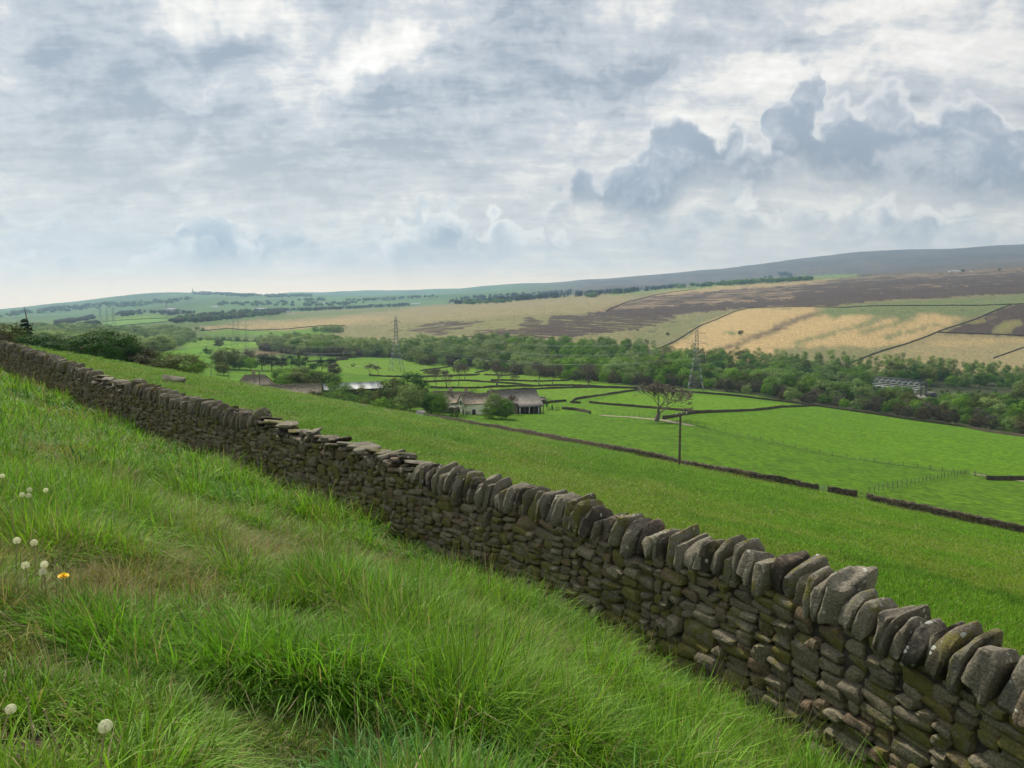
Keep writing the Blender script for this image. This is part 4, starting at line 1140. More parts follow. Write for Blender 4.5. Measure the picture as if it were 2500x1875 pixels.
    for i, (px, top, base, w) in enumerate([(690,898,930,1.2),(712,900,930,1.2),(735,896,928,1.2),(752,900,932,1.2),(772,903,934,1.2),(790,908,938,1.2),(806,912,945,1.1),(700,908,940,1.2),(725,908,940,1.2)]):
        made.append((plant_px('broadleaf_tree', 'fine', ('mid', 'bright', 'olive')[i % 3], px, top, D=330 - 4 * i, w=w, label=('mid green', 'bright green', 'olive')[i % 3] + ' tree in the dense clump between the two farm barns', group='clump between the barns'), px))
    # young plantation below the metal barn, down to the white house
    rr = random.Random(4)
    for i in range(46):
        px = rr.uniform(745, 985); f = rr.random()
        D = 238 + 62 * f; x, y, z = at(px, D)
        if px < 830: D = 262 + 40 * f
        h = rr.uniform(3.2, 6.0) * (.8 + .5 * f)
        x, y, z = at(px, D)
        c = rr.choice(('mid', 'bright', 'mid', 'olive', 'yellow', 'bright') if px > 790 else ('mid', 'olive', 'russet', 'bright'))
        o = plant('young_tree', rr.choice(('slim', 'slim', 'round', 'shrub')), c, x, y, h, rr.uniform(.9, 1.3), z=z,
              label={'mid': 'young mid green tree in the plantation below the metal barn', 'bright': 'young bright green tree in the plantation below the metal barn', 'olive': 'young olive tree in the plantation below the metal barn',
                     'yellow': 'young yellow-green tree in the plantation below the metal barn', 'russet': 'young russet tree in the plantation below the metal barn'}[c], group='young trees below the barn'); made.append((o, px))
    number(made); made = []
    for px, top, base, D, kind, col, w, nm, lab in [
        (1003, 909, None, 285, 'fine', 'dark', 1.05, 'broadleaf_tree', 'big dark green dome tree left of the white house'),
        (955, 924, None, 275, 'fine', 'olive', 1.1, 'broadleaf_tree', 'tall olive tree beside the left utility pole'),
        (975, 940, None, 258, 'fine', 'olive', 1.0, 'broadleaf_tree', 'olive tree standing before the big dark dome tree'),
        (1000, 938, None, 250, 'fine', 'sage', 1.0, 'willow_tree', 'feathery pale willow by the farm drive'),
        (975, 970, None, 243, 'fine', 'sage', 1.0, 'willow_tree', 'smaller pale willow at the foot of the pole'),
        (1035, 948, None, 262, 'fine', 'olive', .9, 'broadleaf_tree', 'olive tree between the willow and the dark round tree'),
        (1052, 958, None, 243, 'fine', 'dark', .95, 'broadleaf_tree', 'dark green tree beside the gateway of the drive'),
        (1071, 957, None, 240, 'fine', 'bright', .85, 'broadleaf_tree', 'bright green tree with sunlit edge beside the drive gateway'),
        (1117, 980, None, 238, 'shrub', 'dark', 1.2, 'shrub', 'dark shrub against the white gable'),
        (1203, 960, None, 236, 'fine', 'sage', .8, 'broadleaf_tree', 'slim grey-green tree against the right end of the white front'),
        (1200, 985, None, 234, 'shrub', 'bright', 1.2, 'shrub', 'bright green bush at the foot of the slim tree by the white front'),
        (1234, 972, None, 234, 'fine', 'mid', .85, 'broadleaf_tree', 'green tree in front of the dark slate roof'),
        (1256, 965, None, 250, 'bare', 1, .8, 'bare_tree', 'thin bare tree in front of the slate roof'),
        (1333, 972, 986, None, 'shrub', 'grey', 1.3, 'shrub', 'greyish garden shrub by the little shed'),
        (1335, 981, 993, None, 'cone', 'dark', 1.8, 'conifer_tree', 'small dark pointed shrub in the garden'),
        (1348, 987, 1000, None, 'cone', 'dark', 1.8, 'conifer_tree', 'second dark pointed shrub in the garden'),
        (1340, 993, 1001, None, 'shrub', 'yellow', 1.3, 'shrub', 'yellow flowering bush in the garden, left one'),
        (1361, 992, 1002, None, 'shrub', 'yellow', 1.3, 'shrub', 'yellow flowering bush in the garden, right one'),
        (1155, 950, 962, None, 'shrub', 'olive', 1.8, 'shrub', 'olive bush showing over the white house roof')]:
        plant_px(nm, kind, col, px, top, D=D, base=base, w=w, label=lab)
    g = 'bare trees along the field walls'
    for px, base, top, v, w, lab in [
        (1042, 930, 903, 0, 1.0, 'leftmost small bare tree in the row along the field walls'), (1064, 947, 899, 1, 1.05, 'bare tree second from the left in the row, before a field wall'),
        (1090, 947, 903, 2, 1.0, 'crooked bare tree third from the left in the row'), (1118, 945, 890, 1, .9, 'slender bare tree fourth from the left in the row'),
        (1134, 928, 887, 0, 1.25, 'dense bare tree just behind the slender fourth one'), (1212, 944, 888, 2, 1.15, 'isolated spreading bare tree above the slate roofs'),
        (1258, 941, 914, 0, 1.2, 'smallest bare tree right of the isolated spreading one'), (1315, 939, 884, 0, 1.05, 'left one of the two close bare trees before the wood'),
        (1349, 939, 890, 1, 1.1, 'right one of the two close bare trees before the wood'), (1437, 944, 887, 0, 1.25, 'broad dense bare tree at the right end of the row'),
        (1602, 1029, 932, 2, 1.65, 'big forked bare tree leaning beside the farm track'), (905, 918, 888, 0, 1.25, 'pale bare tree behind the metal barn'), (925, 918, 893, 1, 1.1, 'thin bare tree right of the metal barn roof')]:
        plant_px('bare_tree', 'bare', v, px, top, base=base, w=w, label=lab, group=g)
    g = 'trees of the far enclosures'
    for i, (px, top, base, col) in enumerate([(458,822,836,'sage'),(475,824,836,'sage'),(490,822,833,'mid'),(508,818,831,'pale'),(528,819,832,'sage'),(545,821,832,'mid'),(560,822,832,'sage'),(580,822,833,'mid'),(600,823,833,'sage'),(625,824,834,'mid'),
              (640,826,834,'sage'),(672,818,833,'mid'),(688,823,833,'mid'),(706,812,830,'sage'),(722,808,830,'mid'),(738,814,830,'sage'),(752,812,828,'mid'),(768,814,828,'pale'),(785,814,827,'sage'),(800,816,827,'mid'),(815,816,828,'sage'),
              (770,796,812,'mid'),(790,794,812,'sage'),(806,792,812,'pale'),(820,793,812,'pale'),(830,796,812,'sage'),(482,796,806,'bright'),(495,800,808,'mid'),
              (1808,806,818,'dark'),(1630,811,819,'dark')]):
        lab = ('tree of the hedge between the two bright far fields on the left', 'tree of the small copse at the end of the bright far field', 'tree at the left tip of the tan moor', 'lone dark bush in the straw-coloured field', 'lone small tree by the moor wall')
        k = 0 if px < 760 and top > 806 else 1 if 700 < px < 900 else 2 if px < 500 else 3 if px > 1700 else 4
        o = plant_px('broadleaf_tree', 'dome' if col in ('pale', 'sage') else 'round', col, px, top, base=base, w=1.25, label=lab[k], group=g if k < 3 else None); made.append((o, px))
    number(made); made = []
    g2 = 'shelter trees on the skyline farms'
    for i, (px, top, base) in enumerate([(1868,672,679),(1880,671,679),(1907,663,676),(1916,662,676),(1928,665,676),(2351,657,664),(2440,655,661)]):
        o = plant_px('broadleaf_tree', 'round', 'dark', px, top, base=base, w=1.3, label='dark tree of the small farm clump on the moor top' if px < 2000 else 'tiny lone tree beside the far moor farm', group=g2); made.append((o, px))
    number(made)
build_named_trees()

# ------------------------------------------------------------------ the river wood: the trees that show largest are things, the rest one mass
WOODCOL = dict(pale='pale grey-green willow', sage='sage green willow', mid='mid green tree', bright='fresh bright green tree', dark='dark green tree', olive='olive tree', brown='brown leafless tree', yellow='yellow-green tree', grey='grey leafless tree')
def wood_place(px, f):
    row = 'wood edge' if f < .12 else 'mid wood' if f < .5 else 'far wood'
    for lim, s in ((1010, 'left of the centre pylon'), (1180, 'above the upper bare trees'), (1330, 'above the slate barn'), (1480, 'behind the broad bare tree'), (1640, 'just left of the right pylon'), (1780, 'behind the right pylon'), (1960, 'right of the right pylon'), (2120, 'just left of the switchyard'), (2290, 'before the switchyard'), (2410, 'right of the switchyard'), (9999, 'at the right edge')):
        if px < lim: return row + ' ' + s
def build_wood():
    r = np.random.default_rng(21)
    n = 9000; px = r.uniform(640, 2760, n); f = r.uniform(0, 1, n)
    d0 = wood_front(px); d1 = wood_back(px); D = d0 + 3 + (d1 - d0) * f
    X = ray(1250 + 0 * 1, 850)[0] + (px - 1250) / FPX * D * .998; Y = D
    ok = np.ones(n, bool)
    sub = (np.abs(px - 2205) < 62) & (D > 500) & (D < 585); ok &= ~sub
    ok &= ~((px > 2240) & (px < 2470) & (D > 575) & (D < 605))            # clearing right of the yard
    # poisson-like thinning
    order = np.arange(n); cell = {}; keep = []
    for i in order:
        if not ok[i]: continue
        gap = 6.0 if f[i] < .15 else 9.4
        c = (int(X[i] // gap), int(Y[i] // gap))
        if any((X[i] - X[j]) ** 2 + (Y[i] - Y[j]) ** 2 < gap * gap for a in (-1, 0, 1) for b in (-1, 0, 1) for j in cell.get((gap, c[0] + a, c[1] + b), [])): continue
        cell.setdefault((gap, *c), []).append(i); keep.append(i)
    keep = np.array(keep); px, D, X, Y, f = px[keep], D[keep], X[keep], Y[keep], f[keep]; n = len(px)
    Zg = H(X, Y)
    zone = vnoise(X / 38, Y / 38, 61); q = r.uniform(0, 1, n)
    front = (f < .10)
    h = r.uniform(7.0, 16.0, n) * (.80 + .40 * zone); h = np.where(front, r.uniform(5.0, 9.0, n), h); h = np.where(f > .8, h * .85, h)
    # keep the view of the switchyard open
    lim = (px > 2120) & (px < 2310) & (D < 560); top = np.array([ray(p, 942 if p < 2225 else 972)[1] for p in px]) * Y - Zg
    h = np.where(lim, np.clip(np.minimum(h, top), 1.6, 12), h)
    lim = (px > 2230) & (px < 2480) & (D < 600); top = np.array([ray(p, 965)[1] for p in px]) * Y - Zg
    h = np.where(lim, np.clip(np.minimum(h, top + 1.5), 3.0, 12), h)
    col = np.where(px < 1560, np.where(q < .42, 'pale', np.where(q < .72, 'sage', np.where(q < .92, 'mid', 'bright'))), np.where(q < .22, 'sage', np.where(q < .60, 'mid', np.where(q < .78, 'olive', np.where(q < .92, 'bright', 'dark')))))
    col = np.where((px > 1350) & (px < 1680) & (zone > .45) & (q < .6), 'bright', col)
    col = np.where(front & (r.uniform(0, 1, n) < .62), np.where(q < .5, 'brown', 'grey'), col)
    birch = (f > .72) & (px > 1560); kind = np.where(birch, 'slim', np.where((col == 'pale') | (col == 'sage'), 'dome', 'round'))
    kind = np.where((col == 'brown') | (col == 'grey'), 'dome', kind)
    show = h / Y * np.where(f < .5, 1.0, .9); show = np.where((px < -50) | (px > 2560), 0, show) * np.where(f < .12, 1.15, 1.0)
    big = set(np.argsort(-show)[:300].tolist())
    made = []
    for i in big:
        o = plant({'pale': 'willow_tree', 'sage': 'willow_tree'}.get(str(col[i]), 'birch_tree' if kind[i] == 'slim' else 'broadleaf_tree'), str(kind[i]), str(col[i]), float(X[i]), float(Y[i]), float(h[i]), float(r.uniform(.82, 1.08)),
              label=WOODCOL[str(col[i])] + ', ' + wood_place(px[i], f[i]), group='trees of the river wood', z=float(Zg[i])); made.append((o, px[i]))
    number(made)
    rest = np.array([i for i in range(n) if i not in big])
    cols = ['pale', 'sage', 'mid', 'bright', 'dark', 'olive', 'brown', 'grey', 'yellow']
    protos = []; look = {}
    for c in cols:
        for kd, lib in (('dome', DOME), ('round', ROUND), ('slim', SLIM)):
            for v in range(2): look[(c, kd, v)] = len(protos); protos.append((lib[v], LEAFC[c]))
    idx = [look[(str(col[i]), str(kind[i]), int(r.integers(0, 2)))] for i in rest]
    hs = h[rest]; wd = hs * r.uniform(.80, 1.05, len(rest))
    scatter('river_wood', protos, np.stack([X[rest], Y[rest], Zg[rest]], 1), r.uniform(0, 6.28, len(rest)), np.stack([wd, wd, hs], 1), idx, 'dense mixed wood filling the valley bottom from left to right', 'wood')
    print('WOOD', n)
build_wood()

def mass(name, quads, count, lib, cols, hrange, label, seed, dmin=400, w=(1.0, 1.4)):
    """a far wood that reads as one: photo outlines on the ground, filled with trees"""
    r = np.random.default_rng(seed); PX = []; PY = []
    tot = sum(q[-1] for q in quads)
    for poly, wt in quads:
        p = np.array(poly, float); x0, y0 = p.min(0); x1, y1 = p.max(0); need = int(count * wt / tot)
        a, b = r.uniform(x0, x1, need * 14), r.uniform(y0, y1, need * 14); k = np.nonzero(inside(p, a, b))[0][:need]
        PX.append(a[k]); PY.append(b[k])
    P = hitv(np.concatenate(PX), np.concatenate(PY), dmin); n = len(P)
    protos = [(m, LEAFC[c]) for c in cols for m in lib]
    h = r.uniform(*hrange, n); wd = h * r.uniform(*w, n)
    scatter(name, protos, P, r.uniform(0, 6.28, n), np.stack([wd, wd, h], 1), r.integers(0, len(protos), n), label, 'wood')
mass('valley_wood', [([(0,862),(60,845),(200,826),(330,818),(400,806),(460,812),(470,830),(430,850),(380,868),(330,878),(200,884),(80,872),(0,868)], 1.0)], 620, DOME[:2] + ROUND[:2], ['sage', 'pale', 'pale', 'sage', 'mid'], (9, 14), 'hazy mixed wood filling the side valley behind the left trees', 31, 500)
mass('valley_wood', [([(0,830),(0,800),(120,800),(240,806),(330,812),(300,822),(150,826)], 1.0)], 330, DOME[:2] + ROUND[:2], ['sage', 'pale', 'mid'], (9, 13), 'blue-green wood at the foot of the left far hill', 32, 900)
mass('dark_wood', [([(412,788),(470,774),(560,764),(680,757),(735,758),(690,768),(600,778),(500,788),(430,792)], 1.0)], 300, ROUND[:3], ['dark', 'mid', 'brown'], (9, 13), 'long dark wood behind the left pylons', 33, 1200)
mass('dark_wood', [([(282,772),(300,763),(345,760),(345,770),(300,774)], .3), ([(130,790),(200,778),(240,772),(235,780),(140,796)], .5), ([(350,765),(430,762),(480,766),(420,772)], .3), ([(190,800),(240,790),(242,797),(200,804)], .3)], 220, ROUND[:3], ['dark', 'brown', 'grey'], (9, 12), 'dark brown spinneys on the left middle hill', 34, 1200)
mass('tree_belt', [([(730,762),(820,757),(1000,748),(1000,744),(820,753),(735,757)], 1.0)], 220, ROUND[:3], ['dark', 'brown', 'olive'], (8, 12), 'straight brownish tree belt along the top of the tan moor', 35, 1800)
mass('conifer_plantation', [([(1095,742),(1110,732),(1230,722),(1350,714),(1480,712),(1640,700),(1660,703),(1500,720),(1400,726),(1230,738),(1120,744)], 1.0)], 520, CONE + ROUND[:1], ['conifer', 'bluecon'], (11, 19), 'dark conifer plantation under the far blue ridge', 36, 2000, (1.4, 2.0))
mass('tree_belt', [([(1120,743),(1240,736),(1260,733),(1240,741),(1130,746)], .5), ([(1490,716),(1540,711),(1545,715),(1500,719)], .3), ([(1425,727),(1450,723),(1455,727)], .2)], 70, ROUND[:3], ['bright', 'mid', 'sage'], (9, 15), 'lighter green broadleaf trees before the dark conifers', 37, 1800)
mass('tree_belt', [([(1640,703),(1700,698),(1800,692),(1990,682),(1985,686),(1800,697),(1660,706)], 1.0), ([(1790,694),(1990,683),(1990,685),(1800,697)], .7)], 170, ROUND[:3], ['mid', 'bright', 'dark'], (11, 18), 'green shelter belt on the moor skyline below the blue ridge', 38, 2200)
mass('hill_wood', [([(470,716),(520,713),(600,717),(640,722),(600,726),(520,722),(475,722)], .9), ([(0,768),(130,752),(250,742),(330,738),(330,745),(200,758),(0,776)], .6), ([(250,745),(420,733),(480,728),(420,742),(300,752)], .4), ([(640,722),(760,720),(760,726),(650,728)], .4),
     ([(840,735),(1000,727),(1090,722),(1080,726),(900,738)], .25), ([(480,745),(620,738),(760,738),(900,742),(860,748),(600,750)], .35), ([(720,735),(800,730),(790,736)], .1)], 620, ROUND[:3], ['dark', 'mid'], (11, 17), 'scattered dark woods and hedges on the far left hill', 39, 2800, (1.3, 2.0))
# ------------------------------------------------------------------ field walls
def fieldwall_material():
    m, t, b = material('field_wall_stone')
    pos = t.new('ShaderNodeNewGeometry').outputs['Position']
    q = t.v('MULTIPLY', pos, (1, 1, 1.7))
    cell = t.vor(q, 3.2, 'F1', 'Color'); edge = t.vor(q, 3.2, 'DISTANCE_TO_EDGE')
    n = t.noise(pos, .35, 4, .6)
    g = t.sep(cell)[0]
    c = t.mix(g, (.045, .038, .028), (.165, .140, .098))
    c = t.mix(t.ss(n, .45, .7), c, t.v('MULTIPLY', c, (1.1, 1.15, .75)))
    c = t.mix(t.ss(edge, .07, .0), c, (.02, .018, .015))
    t.put(b.inputs['Base Color'], c); b.inputs['Roughness'].default_value = .95
    bp = t.new('ShaderNodeBump'); bp.inputs['Strength'].default_value = .8; bp.inputs['Distance'].default_value = .08
    t.put(bp.inputs['Height'], t.ss(edge, .0, .15)); t.l.new(bp.outputs[0], b.inputs['Normal'])
    return m
M_FWALL = fieldwall_material()
def drape(pts, step):
    """points every step metres along a plan polyline"""
    P = np.array([(p[0], p[1]) for p in pts]); L = np.concatenate([[0], np.cumsum(np.hypot(*np.diff(P, axis=0).T))])
    n = max(2, int(L[-1] / step) + 1); s = np.linspace(0, L[-1], n)
    x = np.interp(s, L, P[:, 0]); y = np.interp(s, L, P[:, 1])
    if n > 7:     # soften the corners
        k = np.array([1, 2, 3, 2, 1]) / 9.
        xs = np.convolve(np.pad(x, 2, mode='edge'), k, 'valid'); ys = np.convolve(np.pad(y, 2, mode='edge'), k, 'valid'); xs[[0, -1]] = x[[0, -1]]; ys[[0, -1]] = y[[0, -1]]; x, y = xs, ys
    return x, y
WALL_SEED = [0]
def field_wall(pts, label, h=1.2, w=.42, group='field walls', name='stone_wall', raw=False):
    P = [hit(*p, 80) if not raw else at(*p) for p in pts]
    D = np.mean([p[1] for p in P]); step = float(np.clip(D * .004, .35, 4.0))
    x, y = drape(P, step); n = len(x); WALL_SEED[0] += 1; r = np.random.default_rng(WALL_SEED[0])
    tx = np.gradient(x); ty = np.gradient(y); q = np.hypot(tx, ty); nx, ny = -ty / q, tx / q
    cx, cy = x.mean(), y.mean(); cz = Hs(cx, cy)
    low = vnoise(np.arange(n) * step / 9.0, np.zeros(n) + WALL_SEED[0], 3)
    hh = h * .84 * (.86 + .28 * low) + r.uniform(-.11, .09, n) * min(1.5, max(1, step))
    rows = []
    for off, fr in ((-w / 2, 0), (-w * .38, .78), (-w * .30, 1.0), (w * .30, 1.0), (w * .38, .78), (w / 2, 0)):
        j = r.uniform(-.05, .05, n); px_, py_ = x + nx * (off + j), y + ny * (off + j)
        z = H(px_, py_) - (.25 if fr == 0 else 0) + hh * fr + (r.uniform(-.05, .05, n) if fr == 1 else 0)
        if fr: z = H(x, y) + hh * fr + (r.uniform(-.06, .06, n) if fr == 1 else 0)
        rows.append(np.stack([px_ - cx, py_ - cy, z - cz], 1))
    V = np.stack(rows, 1).reshape(-1, 3); k = 6; a = np.arange(n - 1)[:, None] * k
    Q = np.concatenate([a + np.array([[i, i + 1, k + i + 1, k + i]]) for i in range(k - 1)] + [np.array([[0, 5, 4, 1], [1, 4, 3, 2]]), (n - 1) * k + np.array([[1, 4, 5, 0], [2, 3, 4, 1]])])
    o = link(name, mesh_np(name, V, Q[:, ::-1], M_FWALL), loc=(cx, cy, cz)); tag(o, label, 'wall', group); return o
def build_field_walls():
    R = lambda a, b: [(p, d) for p, d in MID if a <= p <= b]
    field_wall([(872, 262), (950, 246), (1011, 234)], 'low wall left of the farm drive gateway', 1.1, raw=True)
    field_wall([(1033, 229), *R(1050, 1875), (2011, 102.5)], 'long dark wall below the near pasture from the white house to the gate', 1.55, .6, raw=True)
    field_wall([(2038, 102.2), (2070, 101.8), (2107, 101.4)], 'short wall between the two gates below the pasture', 1.55, .6, raw=True)
    field_wall([(2135, 101), (2336, 93), (2500, 88.5), (2640, 86)], 'dark wall below the pasture running off the right edge', 1.55, .6, raw=True)
    field_wall([(1618, 1024), (1771, 1006), (1907, 995), (2006, 991)], 'wall bounding the big right field on its upper left side', 1.3)
    field_wall([(1400, 945), (1470, 947), (1563, 949), (1633, 957), (1793, 967), (1900, 980), (2016, 995), (2213, 1024), (2360, 1044), (2500, 1067), (2640, 1090)], 'long wall along the front edge of the river wood on the right', 1.3)
    field_wall([(1398, 981), (1405, 976), (1468, 966), (1530, 957), (1560, 953)], 'curved wall left of the two small triangular fields')
    field_wall([(1438, 984), (1590, 997), (1706, 1010)], 'straight wall passing behind the big forked bare tree')
    field_wall([(1372, 999), (1410, 1003), (1442, 1010)], 'short wall stub by the garden of the barn')
    field_wall([(1392, 984), (1418, 985)], 'short wall piece left of the field gap')
    field_wall([(1325, 986), (1350, 983), (1382, 980)], 'broken garden wall beside the little shed')
    field_wall([(1050, 947), (1150, 949), (1296, 944)], 'wall behind the slate roofs below the bare trees')
    field_wall([(1296, 944), (1400, 942), (1500, 946), (1560, 949)], 'wall below the broad dense bare tree')
    field_wall([(1190, 959), (1300, 951), (1442, 947)], 'wall running up from the white house chimney to the right')
    field_wall([(1036, 934), (1133, 930), (1252, 938), (1296, 943)], 'second wall up in the strip fields of the bare trees')
    field_wall([(900, 917), (1036, 921), (1160, 917), (1171, 914)], 'dark wall below the sheep field')
    field_wall([(1027, 906), (1065, 901), (1100, 895)], 'slanting wall from the sheep field to the wood')
    field_wall([(1160, 911), (1193, 903)], 'short slanting wall before the wood')
    field_wall([(1182, 916), (1230, 918), (1290, 913)], 'wall piece in the far strip field')
    field_wall([(1198, 930), (1300, 932), (1383, 930), (1402, 925)], 'wall below the two close bare trees')
    field_wall([(820, 877), (860, 874), (940, 873)], 'dark wall at the top of the sheep field', 1.4)
    field_wall([(750, 884), (800, 882), (850, 878)], 'dark wall left of the sheep field', 1.4)
    field_wall([(486, 808), (560, 802), (620, 807), (700, 804), (790, 795), (842, 796), (846, 802)], 'wall along the top of the bright far field under the tan moor', 1.6)
    field_wall([(440, 822), (500, 829), (620, 834), (735, 832)], 'wall under the hedge of the far bright fields', 1.5)
    field_wall([(690, 843), (735, 832)], 'short slanting far wall by the brown thicket', 1.5)
    g = 'walls on the moor'
    field_wall([(1600, 855), (1640, 838), (1680, 814), (1715, 793), (1790, 762), (1830, 751), (1900, 750), (2000, 750), (2060, 752), (2180, 747), (2400, 746), (2500, 742), (2600, 738)], 'dark wall round the top of the straw-coloured moor field', 1.7, .9, g)
    field_wall([(2070, 886), (2140, 862), (2213, 840), (2301, 806), (2400, 772), (2470, 744)], 'slanting dark wall right of the straw-coloured moor field', 1.7, .9, g)
    field_wall([(2290, 812), (2380, 815), (2460, 818), (2600, 820)], 'wall under the dark heather square at the right edge', 1.6, .8, g)
    field_wall([(1480, 760), (1500, 751), (1530, 738), (1600, 720), (1700, 706)], 'curving wall up the middle of the moor', 2.2, 1.4, g)
    field_wall([(2425, 875), (2500, 848), (2560, 830)], 'short dark wall in the lower right moor field', 1.5, .8, g)
    for i, (a, b) in enumerate((((262, 800), (408, 786)), ((250, 786), (410, 777)))):
        field_wall([a, ((a[0] + b[0]) / 2, (a[1] + b[1]) / 2 - 1), b], ('lower', 'upper')[i] + ' wall across the far left green field', 1.8, 1.0)
build_field_walls()

# ------------------------------------------------------------------ tracks and yards
M_TRACK = flat('pale_track', (.25, .215, .165), .95, var=.25, scale=.8)
M_YARD = flat('concrete_yard', (.50, .45, .39), .9, var=.15, scale=.5)
def ribbon(name, pts, width, mat, lift=.05, raw=False):
    P = [hit(*p, 80) if not raw else at(*p) for p in pts]; x, y = drape(P, 1.5); n = len(x)
    tx = np.gradient(x); ty = np.gradient(y); q = np.hypot(tx, ty); nx, ny = -ty / q, tx / q
    rows = []
    for o in np.linspace(-width / 2, width / 2, 4): rows.append(np.stack([x + nx * o, y + ny * o, H(x + nx * o, y + ny * o) + lift], 1))
    V = np.stack(rows, 1).reshape(-1, 3); a = np.arange(n - 1)[:, None] * 4
    Q = np.concatenate([a + np.array([[i, i + 1, 4 + i + 1, 4 + i]]) for i in range(3)])
    return structure(name, mesh_np(name, V, Q[:, ::-1], mat, True))
ribbon('grass_bank', [(1700, 1041), (1780, 1058), (1900, 1083), (2000, 1106), (2120, 1125), (2230, 1141), (2360, 1155)], 1.3, flat('rank_grass', (.045, .085, .018), .95, var=.5, scale=1.5), .06)
ribbon('track', [(1466, 1014), (1540, 1018), (1620, 1026), (1690, 1040)], 2.6, M_TRACK)
ribbon('track', [(2368, 1156), (2440, 1166), (2520, 1178), (2600, 1190)], 1.6, M_TRACK)
ribbon('farm_drive', [(1022, 230), (1023, 245), (1028, 262)], 3.0, flat('drive_gravel', (.26, .25, .235)), .06, raw=True)

# ------------------------------------------------------------------ fences and gates
M_POST = flat('weathered_timber', (.14, .115, .09), .9, var=.35, scale=4)
M_WIRE = flat('fence_wire', (.12, .12, .12), .6, .6)
M_GATEG = flat('galvanised_gate', (.22, .27, .24), .6, .4)
_postm = None
def post_mesh():
    global _postm
    if _postm is None:
        b = MB(); b.bar((0, 0, -.2), (0, 0, 1.2), .06, .05, 6); b.bar((0, 0, 1.2), (0, 0, 1.23), .05, .02, 6); _postm = b.mesh('post', M_POST)
    return _postm
def fence(pts, label, gap=3.2, rails=False, h=1.0):
    P = [hit(*p, 80) for p in pts]; x, y = drape(P, gap); z = H(x, y); n = len(x)
    t = thing('post_and_rail_fence' if rails else 'wire_fence', label, 'fence', (x[0], y[0], z[0]), group='field fences')
    r = random.Random(n)
    for i in range(n): link('post', post_mesh(), t, (x[i] - x[0], y[i] - y[0], z[i] - z[0]), (r.gauss(0, .04), r.gauss(0, .04), r.uniform(0, 6)), (1, 1, h * r.uniform(.9, 1.08)))
    for k, f in enumerate((.55, 1.0) if rails else (.35, .7, 1.05)):
        b = MB()
        for i in range(n - 1): b.bar((x[i] - x[0], y[i] - y[0], z[i] - z[0] + f * h), (x[i + 1] - x[0], y[i + 1] - y[0], z[i + 1] - z[0] + f * h), .05 if rails else .010)
        b.build('rail' if rails else 'wire', M_POST if rails else M_WIRE, t)
fence([(1472, 1010), (1540, 1016), (1620, 1025), (1700, 1042), (1780, 1059), (1900, 1084), (2000, 1107), (2120, 1126), (2230, 1142), (2360, 1156)], 'long post and wire fence crossing the big valley field diagonally')
fence([(2122, 1206), (2160, 1196), (2260, 1176), (2365, 1156)], 'post and wire fence from the pasture gate to the fence corner')
fence([(1360, 1003), (1330, 1008), (1290, 1010)], 'short garden fence in front of the dark barn', 2.0)
fence([(1050, 1012), (1085, 1012), (1120, 1011)], 'short plank fence right of the drive gateway', 1.2, True)
def gate(px0, d0, px1, d1, label, mat, h=1.15, bars=5):
    a = np.array(at(px0, d0)); b = np.array(at(px1, d1)); t = thing('field_gate', label, 'gate', tuple(a)); e = b - a
    for q in (np.zeros(3), e): link('post', post_mesh(), t, tuple(q), None, (1.6, 1.6, 1.1))
    for k in range(bars):
        m = MB(); z = np.array([0, 0, .2 + k * (h - .2) / (bars - 1)]); m.bar(e * .03 + z, e * .97 + z, .032); m.build('bar', mat, t)
    m = MB(); m.bar(e * .03 + np.array([0, 0, .2]), e * .5 + np.array([0, 0, h]), .03); m.bar(e * .97 + np.array([0, 0, .2]), e * .5 + np.array([0, 0, h]), .03)
    for f in (.03, .5, .97): m.bar(e * f + np.array([0, 0, .2]), e * f + np.array([0, 0, h]), .03)
    m.build('brace', mat, t)
gate(2013, 102.4, 2037, 102.2, 'green-grey metal field gate left of the short wall', M_GATEG)
gate(2109, 101.3, 2134, 101.0, 'brown timber hurdle gate right of the short wall', M_POST, 1.1, 4)
gate(1012, 233, 1032, 229, 'pale gate across the farm drive', flat('white_gate', (.30, .30, .29)), 1.2)
gate(2400, 171, 2428, 165, 'grey timber gate at the right edge where fence and track meet', M_POST, 1.2, 5)
field_wall([(2430, 164), (2470, 168), (2520, 172), (2600, 176)], 'wall running off the right edge beside the grey gate', 1.2, raw=True)

# ------------------------------------------------------------------ poles, pylons, cables
M_POLE = flat('pole_timber', (.115, .095, .075), .9, var=.3, scale=3)
M_STEEL = flat('galvanised_steel', (.27, .285, .29), .55, .35, var=.2, scale=.5)
M_PORC = flat('insulator_glass', (.70, .76, .75), .3, 0, var=.1)
def pole_at(px, base, top, label, D=None, arms=1, r0=.15):
    x, y, z = at(px, D) if D else hit(px, base, 40)
    h = ray(px, top)[1] * y - z
    t = thing('utility_pole', label, 'pole', (x, y, z), .5, 'utility poles')
    b = MB(); b.bar((0, 0, -.4), (0, 0, h), r0, r0 * .68, 10, False); b.bar((0, 0, h), (0, 0, h + .06), r0 * .68, .02, 10, False); b.build('shaft', M_POLE, t, True)
    for k in range(arms):
        z0 = h - .28 - k * .6; b = MB(); b.box((0, -.14, z0), (2.1, .12, .14)); arm = b.build('crossarm', M_POLE, t)
        for s in (-.95, 0, .95):
            b = MB(); b.bar((s, -.14, z0 + .07), (s, -.14, z0 + .16), .03, .03, 6); b.bar((s, -.14, z0 + .14), (s, -.14, z0 + .34), .075, .05, 8); b.build('insulator', M_PORC, arm)
    b = MB(); b.bar((-.6, -.1, h - .34), (0, -.05, h - .95), .03); b.bar((.6, -.1, h - .34), (0, -.05, h - .95), .03); b.build('stay', M_STEEL, t)
    return t, np.array((x, y, z + h))
_, PA = pole_at(1665, 1160, 1007, 'tall timber utility pole standing in the near pasture', D=98, r0=.19)
